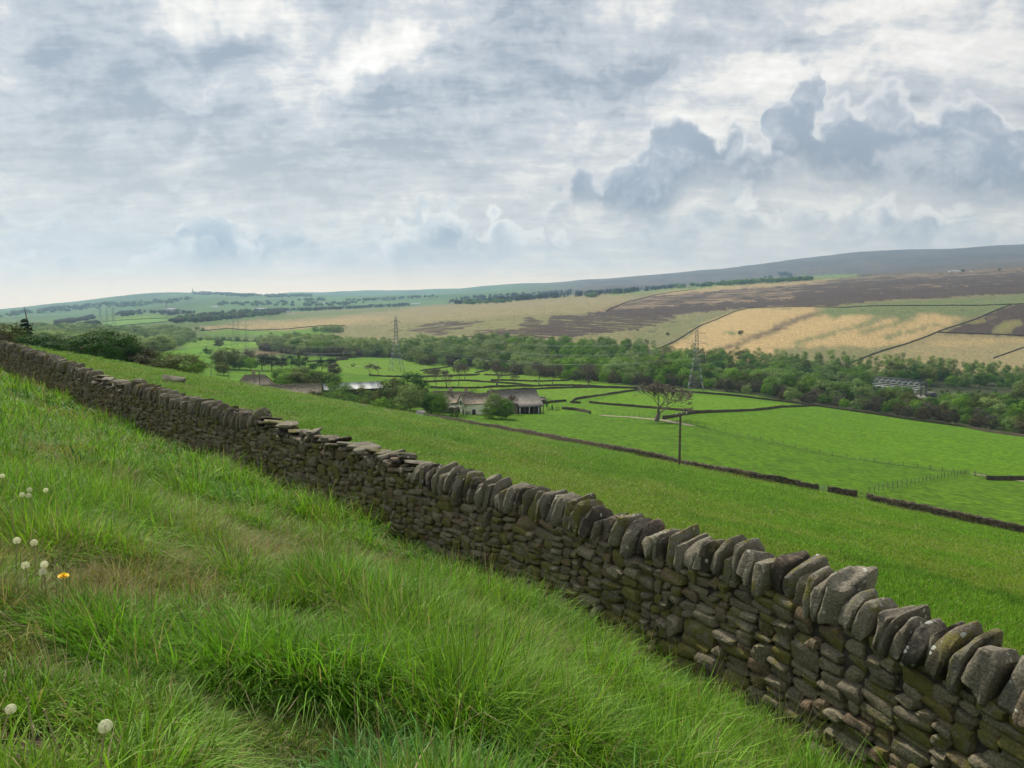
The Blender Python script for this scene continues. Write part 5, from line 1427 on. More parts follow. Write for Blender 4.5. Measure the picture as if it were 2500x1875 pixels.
_, PB = pole_at(946, 1006, 948, 'timber utility pole beside the farm trees at the end of the pasture', D=244, r0=.19)
_, PC = pole_at(631, 946, 905, 'utility pole in front of the stone farmhouse', D=282, r0=.2)
pole_at(513, 925, 894, 'leftmost utility pole by the farm yard machinery', D=320, r0=.16); pole_at(556, 930, 907, 'short pole beside the lollipop tree', D=305, r0=.16)

def pylon_parts():
    H0 = 40.0; lv = [0, 5, 9.5, 13.5, 17, 20, 22.5, 25, 27.5, 30, 32.5, 35, 37.3]
    hw = lambda z: np.interp(z, [0, 17, 25, 37.3, 40], [4.6, 1.9, 1.1, .65, .05])
    legs = []
    for sx, sy in ((-1, -1), (1, -1), (1, 1), (-1, 1)):
        b = MB()
        for a, c in zip(lv, lv[1:]): b.bar((sx * hw(a), sy * hw(a), a - (.5 if a == 0 else 0)), (sx * hw(c), sy * hw(c), c), .17 if a < 20 else .13)
        b.bar((sx * hw(37.3), sy * hw(37.3), 37.3), (0, 0, H0), .10); legs.append(b.mesh('leg', M_STEEL))
    br = MB()
    cs = ((-1, -1), (1, -1), (1, 1), (-1, 1))
    for a, c in zip(lv, lv[1:]):
        for i in range(4):
            p, q = cs[i], cs[(i + 1) % 4]
            A = (p[0] * hw(a), p[1] * hw(a), a); B = (q[0] * hw(a), q[1] * hw(a), a); C = (p[0] * hw(c), p[1] * hw(c), c); Dd = (q[0] * hw(c), q[1] * hw(c), c)
            br.bar(A, Dd, .075); br.bar(B, C, .075); br.bar(C, Dd, .075)
    brm = br.mesh('bracing', M_STEEL)
    arms = []; tips = []
    for z, L in ((22.5, 5.4), (28.6, 6.2), (34.6, 5.2)):
        for s in (-1, 1):
            b = MB(); w = hw(z); tip = np.array((s * L, 0, z + .25))
            for sy in (-1, 1):
                b.bar((s * w, sy * w, z), tip, .09); b.bar((s * hw(z + 1.9), sy * hw(z + 1.9), z + 1.9), tip, .07)
                for f in (.33, .66):
                    lo = np.array((s * w, sy * w, z)) * (1 - f) + tip * f; hi = np.array((s * hw(z + 1.9), sy * hw(z + 1.9), z + 1.9)) * (1 - f) + tip * f
                    b.bar(lo, hi, .05)
            m = b.mesh('crossarm', M_STEEL); ins = MB()
            for k in range(9): ins.bar(tip - np.array((0, 0, .2 + k * .27)), tip - np.array((0, 0, .38 + k * .27)), .16, .10, 8)
            ins.bar(tip, tip - np.array((0, 0, 2.8)), .05); arms.append((m, ins.mesh('insulator', M_PORC))); tips.append(tip - np.array((0, 0, 2.8)))
    tips.append(np.array((0, 0, H0)))
    return legs, brm, arms, tips
PYL = pylon_parts()
def pylon(px, top, label, D=None, base=None, rz=0.3, w=1.0):
    x, y, z = at(px, D) if D else hit(px, base, 200)
    s = (ray(px, top)[1] * y - z) / 40.0
    t = thing('lattice_pylon', label, 'pylon', (x, y, z), rz, 'lattice pylons'); t.scale = (s * w, s * w, s)
    legs, br, arms, tips = PYL
    for m in legs: link('leg', m, t)
    link('bracing', br, t)
    for m, i in arms: a = link('crossarm', m, t); link('insulator', i, a)
    R = Matrix.Rotation(rz, 3, 'Z')
    return [np.array(R @ Vector(q * np.array((s * w, s * w, s)))) + np.array((x, y, z)) for q in tips]
T1 = pylon(968, 770, 'lattice pylon standing in the sheep field left of centre', base=906, rz=.45)
T2 = pylon(1698, 793, 'lattice pylon in front of the wood right of centre', base=953, rz=-.15)
T3 = pylon(603, 786, 'nearest of the three clustered pylons at left', base=861, rz=.35, w=.8)
T4 = pylon(572, 752, 'tallest of the three clustered pylons at left', base=845, rz=.35, w=.7)
T5 = pylon(583, 762, 'middle one of the three clustered pylons at left', base=832, rz=.35, w=.7)
for px, top, D, lab in ((249, 742, 1650, 'left one of the faint far pylons on the left'), (265, 752, 1750, 'middle faint far pylon on the left'), (281, 748, 1400, 'right one of the faint far pylons on the left'), (411, 735, 1900, 'lone faint pylon above the pale barn roof'),
                        (815, 721, 4300, 'tiny pylon on the far blue slope'), (850, 722, 4300, 'second tiny pylon on the far blue slope')): pylon(px, top, lab, D=D, rz=.3, w=.9)
M_CABLE = flat('aluminium_cable', (.30, .31, .32), .45, .5)
def cable(a, b, sag, r, n=14):
    m = MB(); a = np.asarray(a); b = np.asarray(b); o = a.copy(); p = a
    for k in range(1, n + 1):
        f = k / n; q = a * (1 - f) + b * f - np.array((0, 0, 4 * sag * f * (1 - f))); m.bar(p - o, q - o, r, r, 3, False); p = q
    return m, o
def line(A, B, label, sag, r):
    t = thing('overhead_line', label, 'power line', tuple(A[0]), group='overhead lines')
    for a, b in zip(A, B):
        m, o = cable(a, b, sag, r); m.build('cable', M_CABLE, t, loc=tuple(o - A[0]))
line(T1, T2, 'high voltage cables spanning from the centre pylon to the right pylon', 9, .042)
line(T1, T3, 'high voltage cables from the centre pylon back to the left pylons', 11, .030)
YX, YY, YZ = at(2195, 545)
line(T2[:6], [np.array((YX - 9 + 2.2 * k, YY - 4 + k, YZ + 9.0)) for k in range(6)], 'cables dropping from the right pylon to the switchyard', 5, .042)

# ------------------------------------------------------------------ switchyard among the trees
M_DARKST = flat('dark_gantry_steel', (.09, .095, .10), .6, .3)
def build_switchyard():
    rz = -1.08; co, si = math.cos(rz), math.sin(rz)
    base = np.array((YX, YY, YZ - .2))
    b = MB(); b.box((0, 0, -.9), (48, 15, 2.6), rz); b.box((30 * co + 5, 30 * si + 1, -1.6), (22, 6, 2.0), rz + .2)
    structure('concrete_yard', b.mesh('concrete_yard', M_YARD)).location = tuple(base)
    def loc(u, v, z): return np.array((u * co - v * si, u * si + v * co, z + .4))
    def lattice(m, a, c, w, r):
        a = np.asarray(a, float); c = np.asarray(c, float); n = max(2, int(np.linalg.norm(c - a) / 1.4)); up = np.array((0, 0, w)); sd = np.array((-si, co, 0)) * w
        if abs((c - a)[2]) > np.linalg.norm((c - a)[:2]): up = np.array((co, si, 0)) * w
        cr = [a + np.zeros(3), a + up, a + sd, a + up + sd]; e = c - a
        for q in cr: m.bar(q, q + e, r)
        for k in range(n):
            f0, f1 = k / n, (k + 1) / n
            m.bar(cr[0] + e * f0, cr[1] + e * f1, r * .7); m.bar(cr[2] + e * f1, cr[3] + e * f0, r * .7); m.bar(cr[0] + e * f1, cr[2] + e * f0, r * .7)
    for v, nm in ((4.5, 'dark lattice gantry at the back of the switchyard'), (-1.5, 'dark lattice gantry along the middle of the switchyard')):
        t = thing('switchyard_gantry', nm, 'gantry', tuple(base), group='switchyard gantries')
        for u in (-20, -7, 6, 19):
            m = MB(); lattice(m, loc(u, v, 0), loc(u, v, 10.5), .8, .11); m.build('post', M_DARKST, t)
        for z in (10.5, 8.4) if v > 0 else (10.5,):
            m = MB(); lattice(m, loc(-20.5, v, z), loc(20, v, z), .8, .12); m.build('beam', M_DARKST, t)
        for k in range(9):
            m = MB(); u = -19 + k * 4.6; a = loc(u, v - .2, 10.2); c = loc(u - .8, v - 5.5, 8.6)
            for f in np.linspace(0, .85, 7): m.bar(a * (1 - f) + c * f, a * (1 - f - .1) + c * (f + .1), .17, .12, 6)
            m.build('insulator', M_PORC, t)
    made = []
    for k in range(16):
        u = -19 + (k % 8) * 5.2; v = -3.8 - 2.0 * (k // 8); t = thing('post_insulator', 'pale post insulator, ' + ('front', 'back')[k < 8] + ' row of the switchyard', 'insulator', tuple(base + loc(u, v, 0)), group='switchyard post insulators')
        m = MB(); m.box((0, 0, 1.4), (.34, .34, 2.8)); m.build('stand', M_STEEL, t)
        m = MB()
        for q in range(8): m.bar((0, 0, 2.8 + q * .3), (0, 0, 3.02 + q * .3), .26, .15, 8)
        m.build('stack', M_PORC, t); made.append((t, u))
    number(made)
    for k, (v, z) in enumerate(((-3.8, 5.35), (-5.8, 5.35), (2.0, 7.2), (-2.6, 6.4))):
        t = thing('busbar', ('front', 'frontmost', 'rear upper', 'middle')[k] + ' pale busbar tube of the switchyard', 'busbar', tuple(base))
        m = MB(); m.bar(loc(-20, v, z), loc(20, v, z), .15, .13, 6); m.build('tube', M_PORC, t)
        m = MB()
        for u in range(-19, 20, 4): m.bar(loc(u, v, z), loc(u + .5, v - 2.4, z + .2), .08, .08, 5)
        m.build('jumper', M_PORC, t)
    t = thing('switch_kiosk', 'dark flat-roofed kiosk at the right end of the switchyard', 'kiosk', tuple(base + loc(23, 6, 0)), rz)
    m = MB(); m.box((0, 0, 1.5), (5, 3, 3)); m.build('wall', flat('kiosk_wall', (.10, .10, .10)), t); m = MB(); m.box((0, 0, 3.1), (5.5, 3.5, .25)); m.build('roof', M_STEEL, t)
build_switchyard()

# ------------------------------------------------------------------ farm buildings
def roof_material(name, col, rows=.45, var=.35):
    m, t, b = material(name)
    tc = t.new('ShaderNodeTexCoord').outputs['Object']
    br = t.new('ShaderNodeTexBrick'); t.put(br.inputs['Vector'], t.v('MULTIPLY', tc, (1, 1.2, 1))); br.inputs['Scale'].default_value = 1.0
    br.inputs['Brick Width'].default_value = .7; br.inputs['Row Height'].default_value = rows; br.inputs['Mortar Size'].default_value = .03
    n = t.noise(tc, .6, 5, .65); n2 = t.noise(tc, 4, 3, .6)
    for k, f in (('Color1', 1 + var), ('Color2', 1 - var)): br.inputs[k].default_value = (*[v * f for v in col], 1)
    br.inputs['Mortar'].default_value = (*[v * .4 for v in col], 1)
    c = t.mix(t.ss(n, .4, .7), br.outputs[0], t.v('MULTIPLY', br.outputs[0], (1.25, 1.2, 1.0))); c = t.mix(t.m('MULTIPLY', t.ss(n2, .5, .7), .4), c, (.13, .12, .05))
    t.put(b.inputs['Base Color'], c); b.inputs['Roughness'].default_value = .9; return m
M_RSTONE = roof_material('stone_slate_roof', (.20, .172, .140)); M_RSLATE = roof_material('slate_roof', (.175, .165, .160), .35, .2)
M_WHITE = flat('limewash', (.86, .82, .68), .9, var=.05, scale=.7); M_STONEW = flat('rubble_house_wall', (.26, .22, .165), .9, var=.5, scale=3.5)
M_GLASS = flat('dark_window', (.02, .022, .025), .15, spec=.6); M_FRAME = flat('window_frame', (.55, .54, .5)); M_DARKW = flat('dark_timber', (.05, .043, .036), .9, var=.4); M_POT = flat('chimney_pot', (.33, .15, .08))
def metal_roof():
    m, t, b = material('metal_sheet_roof'); tc = t.new('ShaderNodeTexCoord').outputs['Object']; x = t.sep(tc)[0]
    k = t.m('LESS_THAN', t.m('FRACT', t.m('DIVIDE', t.m('ADD', x, 50.), 5.2)), .42); n = t.noise(t.v('MULTIPLY', tc, (.6, 2.0, 1)), 1.2, 5, .6)
    c = t.mix(k, (.46, .47, .48), (.27, .29, .31)); c = t.mix(t.m('MULTIPLY', t.ss(n, .45, .75), .4), c, (.30, .28, .25))
    t.put(b.inputs['Base Color'], c); b.inputs['Roughness'].default_value = .75; return m
M_RMETAL = metal_roof()
def building(name, label, cat, loc, rz, L, W, eave, ridge, mw, mr, win=(), doors=(), chim=(), open_front=None, over=.3, hip=0.0):
    """gabled building, long axis x; front is -y"""
    t = thing(name, label, cat, loc, rz)
    b = MB(); x, y = L / 2, W / 2
    V = [(-x, -y, -1.5), (x, -y, -1.5), (x, y, -1.5), (-x, y, -1.5), (-x, -y, eave), (x, -y, eave), (x, y, eave), (-x, y, eave), (-x + hip, 0, ridge), (x - hip, 0, ridge)]
    b.add(V, [[0, 1, 5, 4], [2, 3, 7, 6], [1, 2, 6, 5], [3, 0, 4, 7]], [[5, 6, 9], [7, 4, 8]]); wall = b.build('wall', mw, t)
    b = MB(); sl = (ridge - eave) / y; th = .16; X = x + over; e = y + over; ze = eave - sl * over
    for s in (-1, 1):
        P = [(-X, s * e, ze + .03), (X, s * e, ze + .03), (X - hip, 0, ridge + .03), (-X + hip, 0, ridge + .03)]; U = [(p[0], p[1], p[2] + th) for p in P]
        q = [[0, 1, 2, 3], [4, 5, 6, 7][::-1], [0, 1, 5, 4], [1, 2, 6, 5], [2, 3, 7, 6], [3, 0, 4, 7]]; b.add(P + U, q)
    roof = b.build('roof', mr, t)
    b = MB(); b.bar((-X + hip, 0, ridge + th + .05), (X - hip, 0, ridge + th + .05), .14, .14, 4); b.build('ridge_tiles', mr, roof)
    for (cx, cw, ch) in chim:
        b = MB(); b.box((cx, 0, ridge + ch / 2 - .4), (cw, .7, ch + .8)); b.box((cx, 0, ridge + ch + .05), (cw + .16, .86, .14)); c = b.build('chimney', M_STONEW, roof)
        for q in np.linspace(-cw / 3, cw / 3, 2): b = MB(); b.bar((cx + q, 0, ridge + ch + .1), (cx + q, 0, ridge + ch + .6), .14, .11, 8); b.build('chimney_pot', M_POT, c)
    def opening(nm, face, u, z, w, h, mat):
        if face == 'f': c = (u, -y - .02, z); s = (w, .10, h); fr = [((u, -y - .05, z + dz * (h / 2 + .05)), (w + .2, .14, .10)) for dz in (-1, 1)] + [((u + dx * (w / 2 + .05), -y - .05, z), (.10, .14, h)) for dx in (-1, 0, 1)]
        elif face == 'l': c = (-x - .02, u, z); s = (.10, w, h); fr = [((-x - .05, u, z + dz * (h / 2 + .05)), (.14, w + .2, .10)) for dz in (-1, 1)] + [((-x - .05, u + dx * (w / 2 + .05), z), (.14, .10, h)) for dx in (-1, 1)]
        else: c = (x + .02, u, z); s = (.10, w, h); fr = [((x + .05, u, z + dz * (h / 2 + .05)), (.14, w + .2, .10)) for dz in (-1, 1)]
        b = MB(); b.box(c, s); o = b.build(nm, mat, t); b = MB()
        for cc, ss in fr: b.box(cc, ss)
        b.build('frame', M_FRAME if nm == 'window' else M_DARKW, o)
    for w in win: opening('window', *w, M_GLASS)
    for w in doors: opening('door', *w, M_DARKW)
    if open_front:
        u0, u1, h, dep = open_front; n = int((u1 - u0) / 1.7)
        b = MB(); b.box(((u0 + u1) / 2, -y - .04, h / 2 - .2), (u1 - u0, .06, h)); b.build('dark_opening', M_DARKW, t)  # dark panel on the solid wall, painted shade of the open front
        for k in range(n + 1): b = MB(); b.box((u0 + (u1 - u0) * k / n, -y - dep, h / 2 - .5), (.26, .26, h + 1)); b.build('post', M_POST if k % 2 else M_FRAME, t)
        b = MB(); b.add([(u0 - .3, -y - dep - .4, h - .1), (u1 + .3, -y - dep - .4, h - .1), (u1 + .3, -y + .1, eave + .12), (u0 - .3, -y + .1, eave + .12), (u0 - .3, -y - dep - .4, h + .08), (u1 + .3, -y - dep - .4, h + .08), (u1 + .3, -y + .1, eave + .3), (u0 - .3, -y + .1, eave + .3)],
                        [[3, 2, 1, 0], [4, 5, 6, 7], [0, 1, 5, 4], [1, 2, 6, 5], [2, 3, 7, 6], [3, 0, 4, 7]]); b.build('porch_roof', mr, t)
    return t
def site(px, D, dz=0.0): x, y, z = at(px, D); return (x, y, z + dz)
def build_farms():
    # lower farm: white house and slate barn
    building('white_house', 'white limewashed farmhouse with stone slate roof and gable to the left', 'house', site(1170, 252), .42, 13.5, 6.6, 4.0, 6.9, M_WHITE, M_RSTONE,
             win=[('f', 1.2, 1.7, 1.6, 1.1), ('f', 4.8, 1.7, 1.3, 1.0), ('l', 0.3, 4.1, 1.2, 1.4)], doors=[('l', -1.9, .8, 1.1, 2.0), ('f', -3.4, .9, 1.0, 2.0)], chim=[(4.4, 1.1, 1.3)])
    building('stone_house', 'low stone farmhouse with brown slate roof and two chimneys behind the white house', 'house', site(1105, 268), -.30, 15, 7.5, 3.0, 6.6, M_STONEW, M_RSTONE,
             win=[('f', 3.0, 1.6, 1.2, 1.1), ('f', -2.0, 1.6, 1.2, 1.1)], doors=[('f', .5, 1.0, 1.1, 2.0)], chim=[(-1.0, 1.2, 1.3), (5.2, 1.2, 1.2)])
    building('slate_barn', 'large barn with dark slate roof and open columned front', 'barn', site(1258, 262), .34, 15.5, 11, 4.2, 7.9, M_STONEW, M_RSLATE, win=[('r', 0, 4.8, 1.0, 1.0)], open_front=(-1.0, 7.8, 3.0, 2.2))
    building('lean_to', 'dark roofed lean-to left of the white gable', 'shed', site(1095, 252), .42, 7.5, 4.5, 2.0, 3.0, M_STONEW, M_RSLATE, doors=[('f', 0, .9, 1.2, 1.9)])
    building('garden_shed', 'tiny brown garden shed beside the broken garden wall', 'shed', hit(1322, 985, 150), .2, 2.6, 2.2, 1.7, 2.5, M_POST, M_RSLATE, doors=[('f', 0, .8, .9, 1.6)])
    # upper farm
    building('stone_house', 'stone farmhouse with hipped slate roof behind the brow of the pasture', 'house', site(620, 300, -1.5), .18, 13.5, 10, 5.0, 8.8, M_STONEW, M_RSTONE, win=[('f', 2.2, 3.6, 1.2, 1.2), ('f', 5.0, 3.6, 1.2, 1.2)], chim=[(-.6, 1.2, 1.4)], hip=3.0)
    building('stone_barn', 'long low stone barn with brown slate roof right of the hipped farmhouse', 'barn', site(708, 282, -.6), .30, 22, 7, 3.2, 6.4, M_STONEW, M_RSTONE, win=[('f', 1.5, 1.7, 1.0, 1.2), ('f', 4.8, 1.7, 1.0, 1.2), ('f', 8.5, 1.7, 1.0, 1.2)], doors=[('f', -2.5, 1.2, 1.6, 2.2)])
    building('white_shed', 'small white shed with flat pale roof left of the farmhouse', 'shed', site(596, 284, -.8), .05, 6.2, 3.6, 2.9, 3.3, flat('white_render', (.62, .62, .60)), M_RMETAL, win=[('f', 1.2, 2.0, 1.2, .8)])
    building('metal_barn', 'barn with pale sheet metal roof and dark side above the young trees', 'barn', site(858, 308, -.2), .36, 24, 11, 4.4, 6.4, M_DARKW, M_RMETAL)
    building('white_shed', 'little dark and white shed at the left end of the farm yard', 'shed', site(495, 325, -.5), .2, 6, 4, 2.4, 3.4, M_DARKW, M_RMETAL)
    # yard machinery: a red tractor and trailer behind the brow
    x, y, z = site(522, 318); t = thing('tractor', 'red tractor parked in the upper farm yard', 'tractor', (x, y, z), .3)
    mr = flat('red_paint', (.42, .06, .04), .5); mk = flat('tyre', (.03, .03, .03), .9); b = MB(); b.box((.9, 0, 1.2), (2.0, .9, .9)); b.box((-.6, 0, 1.1), (1.2, 1.1, .7)); b.build('body', mr, t); b = MB(); b.box((-.6, 0, 2.05), (1.3, 1.3, 1.3)); b.build('cab', M_GLASS, t); b = MB(); b.box((-.6, 0, 2.75), (1.5, 1.5, .12)); b.build('cab_roof', mr, t)
    for wx, wr in ((-.9, .85), (1.4, .5)):
        for s in (-1, 1): b = MB(); b.bar((wx, s * .65, wr), (wx, s * 1.0, wr), wr, wr, 16); b.bar((wx, s * 1.0, wr), (wx, s * 1.01, wr), wr, wr * .3, 16); b.build('wheel', mk, t)
    x, y, z = site(535, 318); t = thing('trailer', 'rusty trailer next to the red tractor', 'trailer', (x, y, z), .1); b = MB(); b.box((0, 0, 1.0), (3.4, 1.8, .2))
    for s in (-1, 1): b.box((0, s * .9, 1.4), (3.4, .08, .7))
    b.build('box', flat('rust', (.22, .11, .06)), t)
    for s in (-1, 1): b = MB(); b.bar((0, s * .6, .45), (0, s * .85, .45), .45, .45, 14); b.build('wheel', mk, t)
    fence([(568, 913), (590, 912), (660, 910), (720, 909)], 'post and rail fence along the field behind the upper farm', 3.0, True, 1.3)
    # far farms and sheds
    w2 = flat('far_white', (.70, .70, .68))
    for px, py, L, W, h, lab in [(1465, 716, 22, 9, 7, 'white far farmhouse left of the green clump before the conifers'), (1500, 716, 18, 8, 6, 'second white far farmhouse beside the green clump'), (1765, 692, 16, 8, 7, 'tiny white house on the moor skyline'),
                                 (2330, 664, 40, 10, 6, 'long grey shed on the far right moor'), (2372, 663, 8, 6, 5, 'tiny white hut right of the long moor shed'), (1015, 744, 40, 12, 7, 'pinkish roofed far farm at the end of the tan moor'),
                                 (636, 757, 55, 16, 8, 'long pale shed in the far fields left of centre'), (415, 757, 42, 14, 8, 'pale barn roof below the lone faint pylon'), (700, 763, 26, 12, 7, 'pale sheds at the right end of the dark wood'),
                                 (785, 742, 34, 12, 7, 'pale far farm on the blue green slope'), (945, 731, 40, 12, 7, 'far farm buildings on the upper green slope'), (525, 751, 30, 10, 7, 'small white far cottage row on the left slope'), (44, 798, 20, 10, 6, 'white roof among the trees at the far left')]:
        x, y, z = hit(px, py, 900); building('far_building', lab, 'building', (x, y, z), .15, L, W, h * .6, h, w2, M_RSLATE if L < 30 else flat('pale_roof', (.45, .44, .43)))
    x, y, z = hit(471, 714, 3000); t = thing('stone_tower', 'tiny stone tower on the crest of the left far hill', 'tower', (x, y, z)); b = MB(); b.bar((0, 0, -3), (0, 0, 30), 4.5, 3.5, 8); b.build('shaft', M_STONEW, t); b = MB(); b.bar((0, 0, 30), (0, 0, 34), 4.2, 3.0, 8); b.build('parapet', M_STONEW, t)
build_farms()

# ------------------------------------------------------------------ sheep, boulder, loose stones
M_WOOL = flat('wool', (.62, .58, .50), .95, var=.15, scale=6); M_FACEB = flat('sheep_face', (.30, .28, .25), .9)
def sheep_meshes():
    V, Q = _CS[4]; p = V / np.linalg.norm(V, axis=1)[:, None]
    body = p * np.array((.56, .27, .30)) + np.array((0, 0, .58)); body += (n3(p * 4, 3)[:, None]) * p * .03
    body[:, 2] += .05 * np.clip(body[:, 0], -1, 0)
    m1 = mesh_np('fleece', body, Q, M_WOOL, True)
    b = MB()
    for sx, sy in ((.32, .12), (.32, -.12), (-.32, .12), (-.32, -.12)): b.bar((sx, sy, .42), (sx * 1.03, sy, .2), .05, .03, 6, False); b.bar((sx * 1.03, sy, .2), (sx, sy, 0), .03, .035, 6, False)
    m2 = b.mesh('legs', M_FACEB)
    b = MB(); b.bar((.46, 0, .66), (.70, 0, .50), .13, .10, 8, False); b.add(p * np.array((.15, .085, .095)) + np.array((.78, 0, .44)), Q)
    for s in (-1, 1): b.bar((.70, s * .07, .51), (.68, s * .17, .50), .03, .01, 4)
    return m1, m2, b.mesh('head', M_FACEB)
def build_sheep():
    SM = sheep_meshes(); r = random.Random(6)
    spots = [(r.uniform(845, 935), r.uniform(880, 903)) for _ in range(16)] + [(r.uniform(985, 1040), r.uniform(893, 904)) for _ in range(8)] + [(r.uniform(590, 690), r.uniform(840, 849)) for _ in range(7)] + [(r.uniform(660, 760), r.uniform(806, 812)) for _ in range(4)] + [(1636, 1036), (1388, 735), (2388, 737), (2436, 734)]
    made = []
    for i, (px, py) in enumerate(spots):
        x, y, z = hit(px, py, 150)
        lab = 'white sheep grazing in the field under the centre pylon' if i < 24 else 'white sheep in the far bright field at left' if i < 35 else ('pale sheep lying by the fence near the forked bare tree', 'white speck of a sheep on the middle moor', 'left white sheep on the green strip of the right moor', 'right white sheep on the green strip of the right moor')[i - 35]
        t = thing('sheep', lab, 'sheep', (x, y, z), r.uniform(0, 6.28), 'sheep in the fields')
        t.scale = (1.15,) * 3
        for nm, m in zip(('fleece', 'legs', 'head'), SM): link(nm, m, t)
        made.append((t, px))
    number(made)
build_sheep()
def rock(px, py, w, d, h, label, seed, dmin=20, rz=0.0):
    x, y, z = hit(px, py, dmin); V, Q = stone_shape(seed, 6, 5.0, 8, .12)
    V = V * np.array((w / 2, d / 2, h / 2)); me = mesh_np('boulder', V, Q, M_COPE, True); me.set_sharp_from_angle(angle=.6)
    o = link('boulder', me, loc=(x, y, z + h * .42), rot=(0.05, .12, rz)); tag(o, label, 'boulder')
rock(420, 943, 1.9, 1.1, .9, 'long pale boulder lying in the pasture behind the wall gap', 900, 30, -.3)
rock(888, 999, 1.6, 1.0, .7, 'flat dark stones on the pasture brow left of the utility pole', 901, 60); rock(945, 1010, 1.2, .9, .6, 'small stone heap at the foot of the left utility pole', 902, 60)

# ------------------------------------------------------------------ dandelions
M_STALK = flat('dandelion_stalk', (.30, .27, .13), .8, var=.2, scale=20); M_PAPPUS = leaf_material('pappus', .45, .12, .05); M_PETAL = flat('yellow_petal', (.80, .50, .01), .6, var=.12, scale=60); M_RECEP = flat('seed_receptacle', (.24, .17, .10), .8)
def clock_mesh(seed, full=1.0, R=.0185):
    r = np.random.default_rng(seed); V = []; T = []; n = int(120 * full)
    for i in range(n):
        z = 1 - 2 * (i + .5) / n; a = i * 2.39996; d = np.array((math.sqrt(max(0, 1 - z * z)) * math.cos(a), math.sqrt(max(0, 1 - z * z)) * math.sin(a), z))
        if z < -.85: continue
        u = np.cross(d, (0.3, .2, .9)); u /= np.linalg.norm(u); w = np.cross(d, u); tip = d * R * r.uniform(.85, 1.0)
        k = len(V); V += [d * .003 - u * .0003, d * .003 + u * .0003, tip]; T.append([k, k + 1, k + 2])
        for q in range(6):      # parasol of hairs
            e = u * math.cos(q * 1.047) + w * math.sin(q * 1.047); f = u * math.cos(q * 1.047 + .3) + w * math.sin(q * 1.047 + .3)
            k = len(V); V += [tip, tip + e * .0050 + d * .002, tip + f * .0050 + d * .002]; T.append([k, k + 1, k + 2])
    me = mesh_np('seed_head', np.array(V), np.array(T), M_PAPPUS); set_attr(me, 'tone', np.full(len(V), .6)); paint_base(me, (.72, .71, .66)); return me
def petal_mesh():
    V = []; T = []
    for ring, (nn, L, el) in enumerate(((30, .020, .15), (26, .016, .5), (18, .011, .9))):
        for i in range(nn):
            a = i * 6.283 / nn + ring * .1; d = np.array((math.cos(a) * math.cos(el), math.sin(a) * math.cos(el), math.sin(el))); s = np.array((-math.sin(a), math.cos(a), 0)) * .0017
            k = len(V); V += [d * .002 - s * .5, d * .002 + s * .5, d * L + s, d * L - s]; T.append([k, k + 1, k + 2, k + 3])
    return mesh_np('petals', np.array(V), np.array(T), M_PETAL)
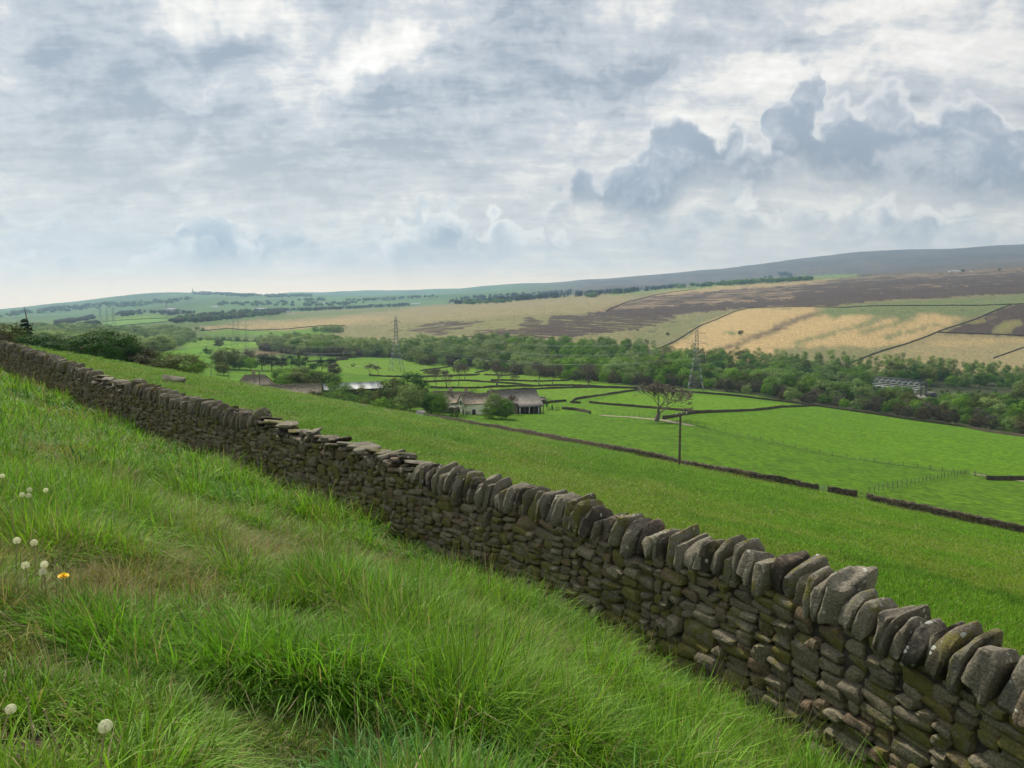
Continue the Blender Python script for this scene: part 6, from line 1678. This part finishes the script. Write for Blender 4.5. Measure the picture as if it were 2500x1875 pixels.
def build_dandelions():
    CL = [clock_mesh(1), clock_mesh(2, .55), clock_mesh(3, .8)]; PT = petal_mesh(); r = random.Random(12)
    rc = MB()
    V, Q = _CS[3]; rc.add(V / np.linalg.norm(V, axis=1)[:, None] * np.array((.0045, .0045, .0038)), Q); RC = rc.mesh('receptacle', M_RECEP)
    def put(px, py, kind, label, hh=.24, R=1.0):
        hh += .07; a, b = ray(px, py); d = np.geomspace(1.3, 9, 600); g = b * d - H(a * d, d) - hh; k = int(np.argmax(g < 0)) if (g < 0).any() else 300
        D = d[k]; x, y, z = a * D, D, b * D; zg = Hs(x, y)
        bx, by = x + r.gauss(0, .03), y + r.gauss(0, .03); zg = Hs(bx, by)
        t = thing('dandelion', label, 'dandelion', (bx, by, zg), group='dandelions on the verge')
        top = np.array((x - bx, y - by, z - zg)); b_ = MB(); p = np.zeros(3) - np.array((0, 0, .03)); n = 6
        for q in range(1, n + 1):
            f = q / n; c = np.array((top[0] * f ** 1.6, top[1] * f ** 1.6, top[2] * f)); b_.bar(p, c, .0042 - .0012 * f, .0042 - .0012 * (f + .15), 6, False); p = c
        b_.build('stalk', M_STALK, t, True)
        link('receptacle', RC, t, tuple(top))
        if kind == 'y': link('petals', PT, t, tuple(top), (r.gauss(0, .2), r.gauss(0, .2), 0), (R,) * 3)
        elif kind is not None: link('seed_head', CL[kind], t, tuple(top), (0, 0, r.uniform(0, 6)), (R,) * 3)
        # a rosette leaf or two
        lf = MB()
        for q in range(4):
            an = r.uniform(0, 6.28); L = r.uniform(.09, .15); e = np.array((math.cos(an), math.sin(an), 0)); s = np.array((-math.sin(an), math.cos(an), 0))
            P = []; 
            for f, w in ((0, .006), (.3, .018), (.45, .010), (.62, .024), (.75, .012), (.88, .016), (1, .001)): c = e * L * f + np.array((0, 0, .03 + .10 * f - .11 * f * f)); P += [c - s * w, c + s * w]
            lf.add(P, [[2 * k, 2 * k + 1, 2 * k + 3, 2 * k + 2] for k in range(6)])
        me = lf.mesh('leaf', M_LEAF); paint_base(me, (.10, .20, .03)); set_attr(me, 'tone', np.full(len(me.vertices), .5)); link('leaf', me, t)
        return t, px
    L = 'dandelion clock in the left roadside clump, '
    put(257, 1773, 0, 'large full dandelion clock standing alone near the bottom left', .26, .98)
    put(41, 1320, 0, 'full dandelion clock at the left edge of the lower clump'); put(83, 1325, 0, 'full dandelion clock second from left in the lower clump')
    put(62, 1380, 1, 'half blown dandelion clock low in the lower clump', .17); put(108, 1378, 2, 'upper one of the paired clocks beside the yellow flower', .2); put(104, 1396, 1, 'lower one of the paired clocks beside the yellow flower', .17)
    put(155, 1407, 'y', 'single yellow dandelion flower at the right of the lower clump', .20, 1.35)
    put(72, 1196, 0, 'tallest round clock in the upper clump', .27); put(112, 1197, 0, 'round clock right of the tallest in the upper clump', .26); put(54, 1208, 2, 'left white clock in the low row of the upper clump', .24); put(70, 1210, 2, 'right white clock in the low row of the upper clump', .23)
    put(6, 1162, 0, 'clock cut by the left edge above the upper clump', .27); put(26, 1731, 2, 'cream closed clock at the bottom left edge', .2, .8)
    made = []
    for i, (px, py) in enumerate([(149, 1348), (160, 1360), (106, 1350), (64, 1145), (78, 1156), (100, 1172), (113, 1175), (130, 1178), (196, 1372), (30, 1236), (135, 1368), (138, 1216), (66, 1706), (108, 1735)]):
        made.append(put(px, py, None, 'bare dandelion stalk of the ' + ('upper clump' if py < 1300 else 'lower clump' if py < 1600 else 'bottom left corner'), .27 if py < 1300 else .24))
    number(made)
build_dandelions()
# ------------------------------------------------------------------ the air
def build_haze():
    m = bpy.data.materials.new('haze'); m.use_nodes = True
    t = m.node_tree; t.nodes.clear()
    o = t.nodes.new('ShaderNodeOutputMaterial'); v = t.nodes.new('ShaderNodeVolumePrincipled')
    v.inputs['Color'].default_value = (.47, .72, 1.0, 1); v.inputs['Density'].default_value = HAZE_DENSITY; v.inputs['Anisotropy'].default_value = .4
    v.inputs['Density Attribute'].default_value = ''
    t.links.new(v.outputs[0], o.inputs['Volume'])
    b = MB(); zlo, zhi = -130.0, 680.0
    b.box((0, 0, (zlo + zhi) / 2), (21200, 21200, zhi - zlo))
    ob = b.build('haze', m)
    tag(ob, 'thin bluish haze lying over the whole valley', 'haze', kind='stuff')
    ob.visible_shadow = True
HAZE_DENSITY = 9.3e-5
build_haze()
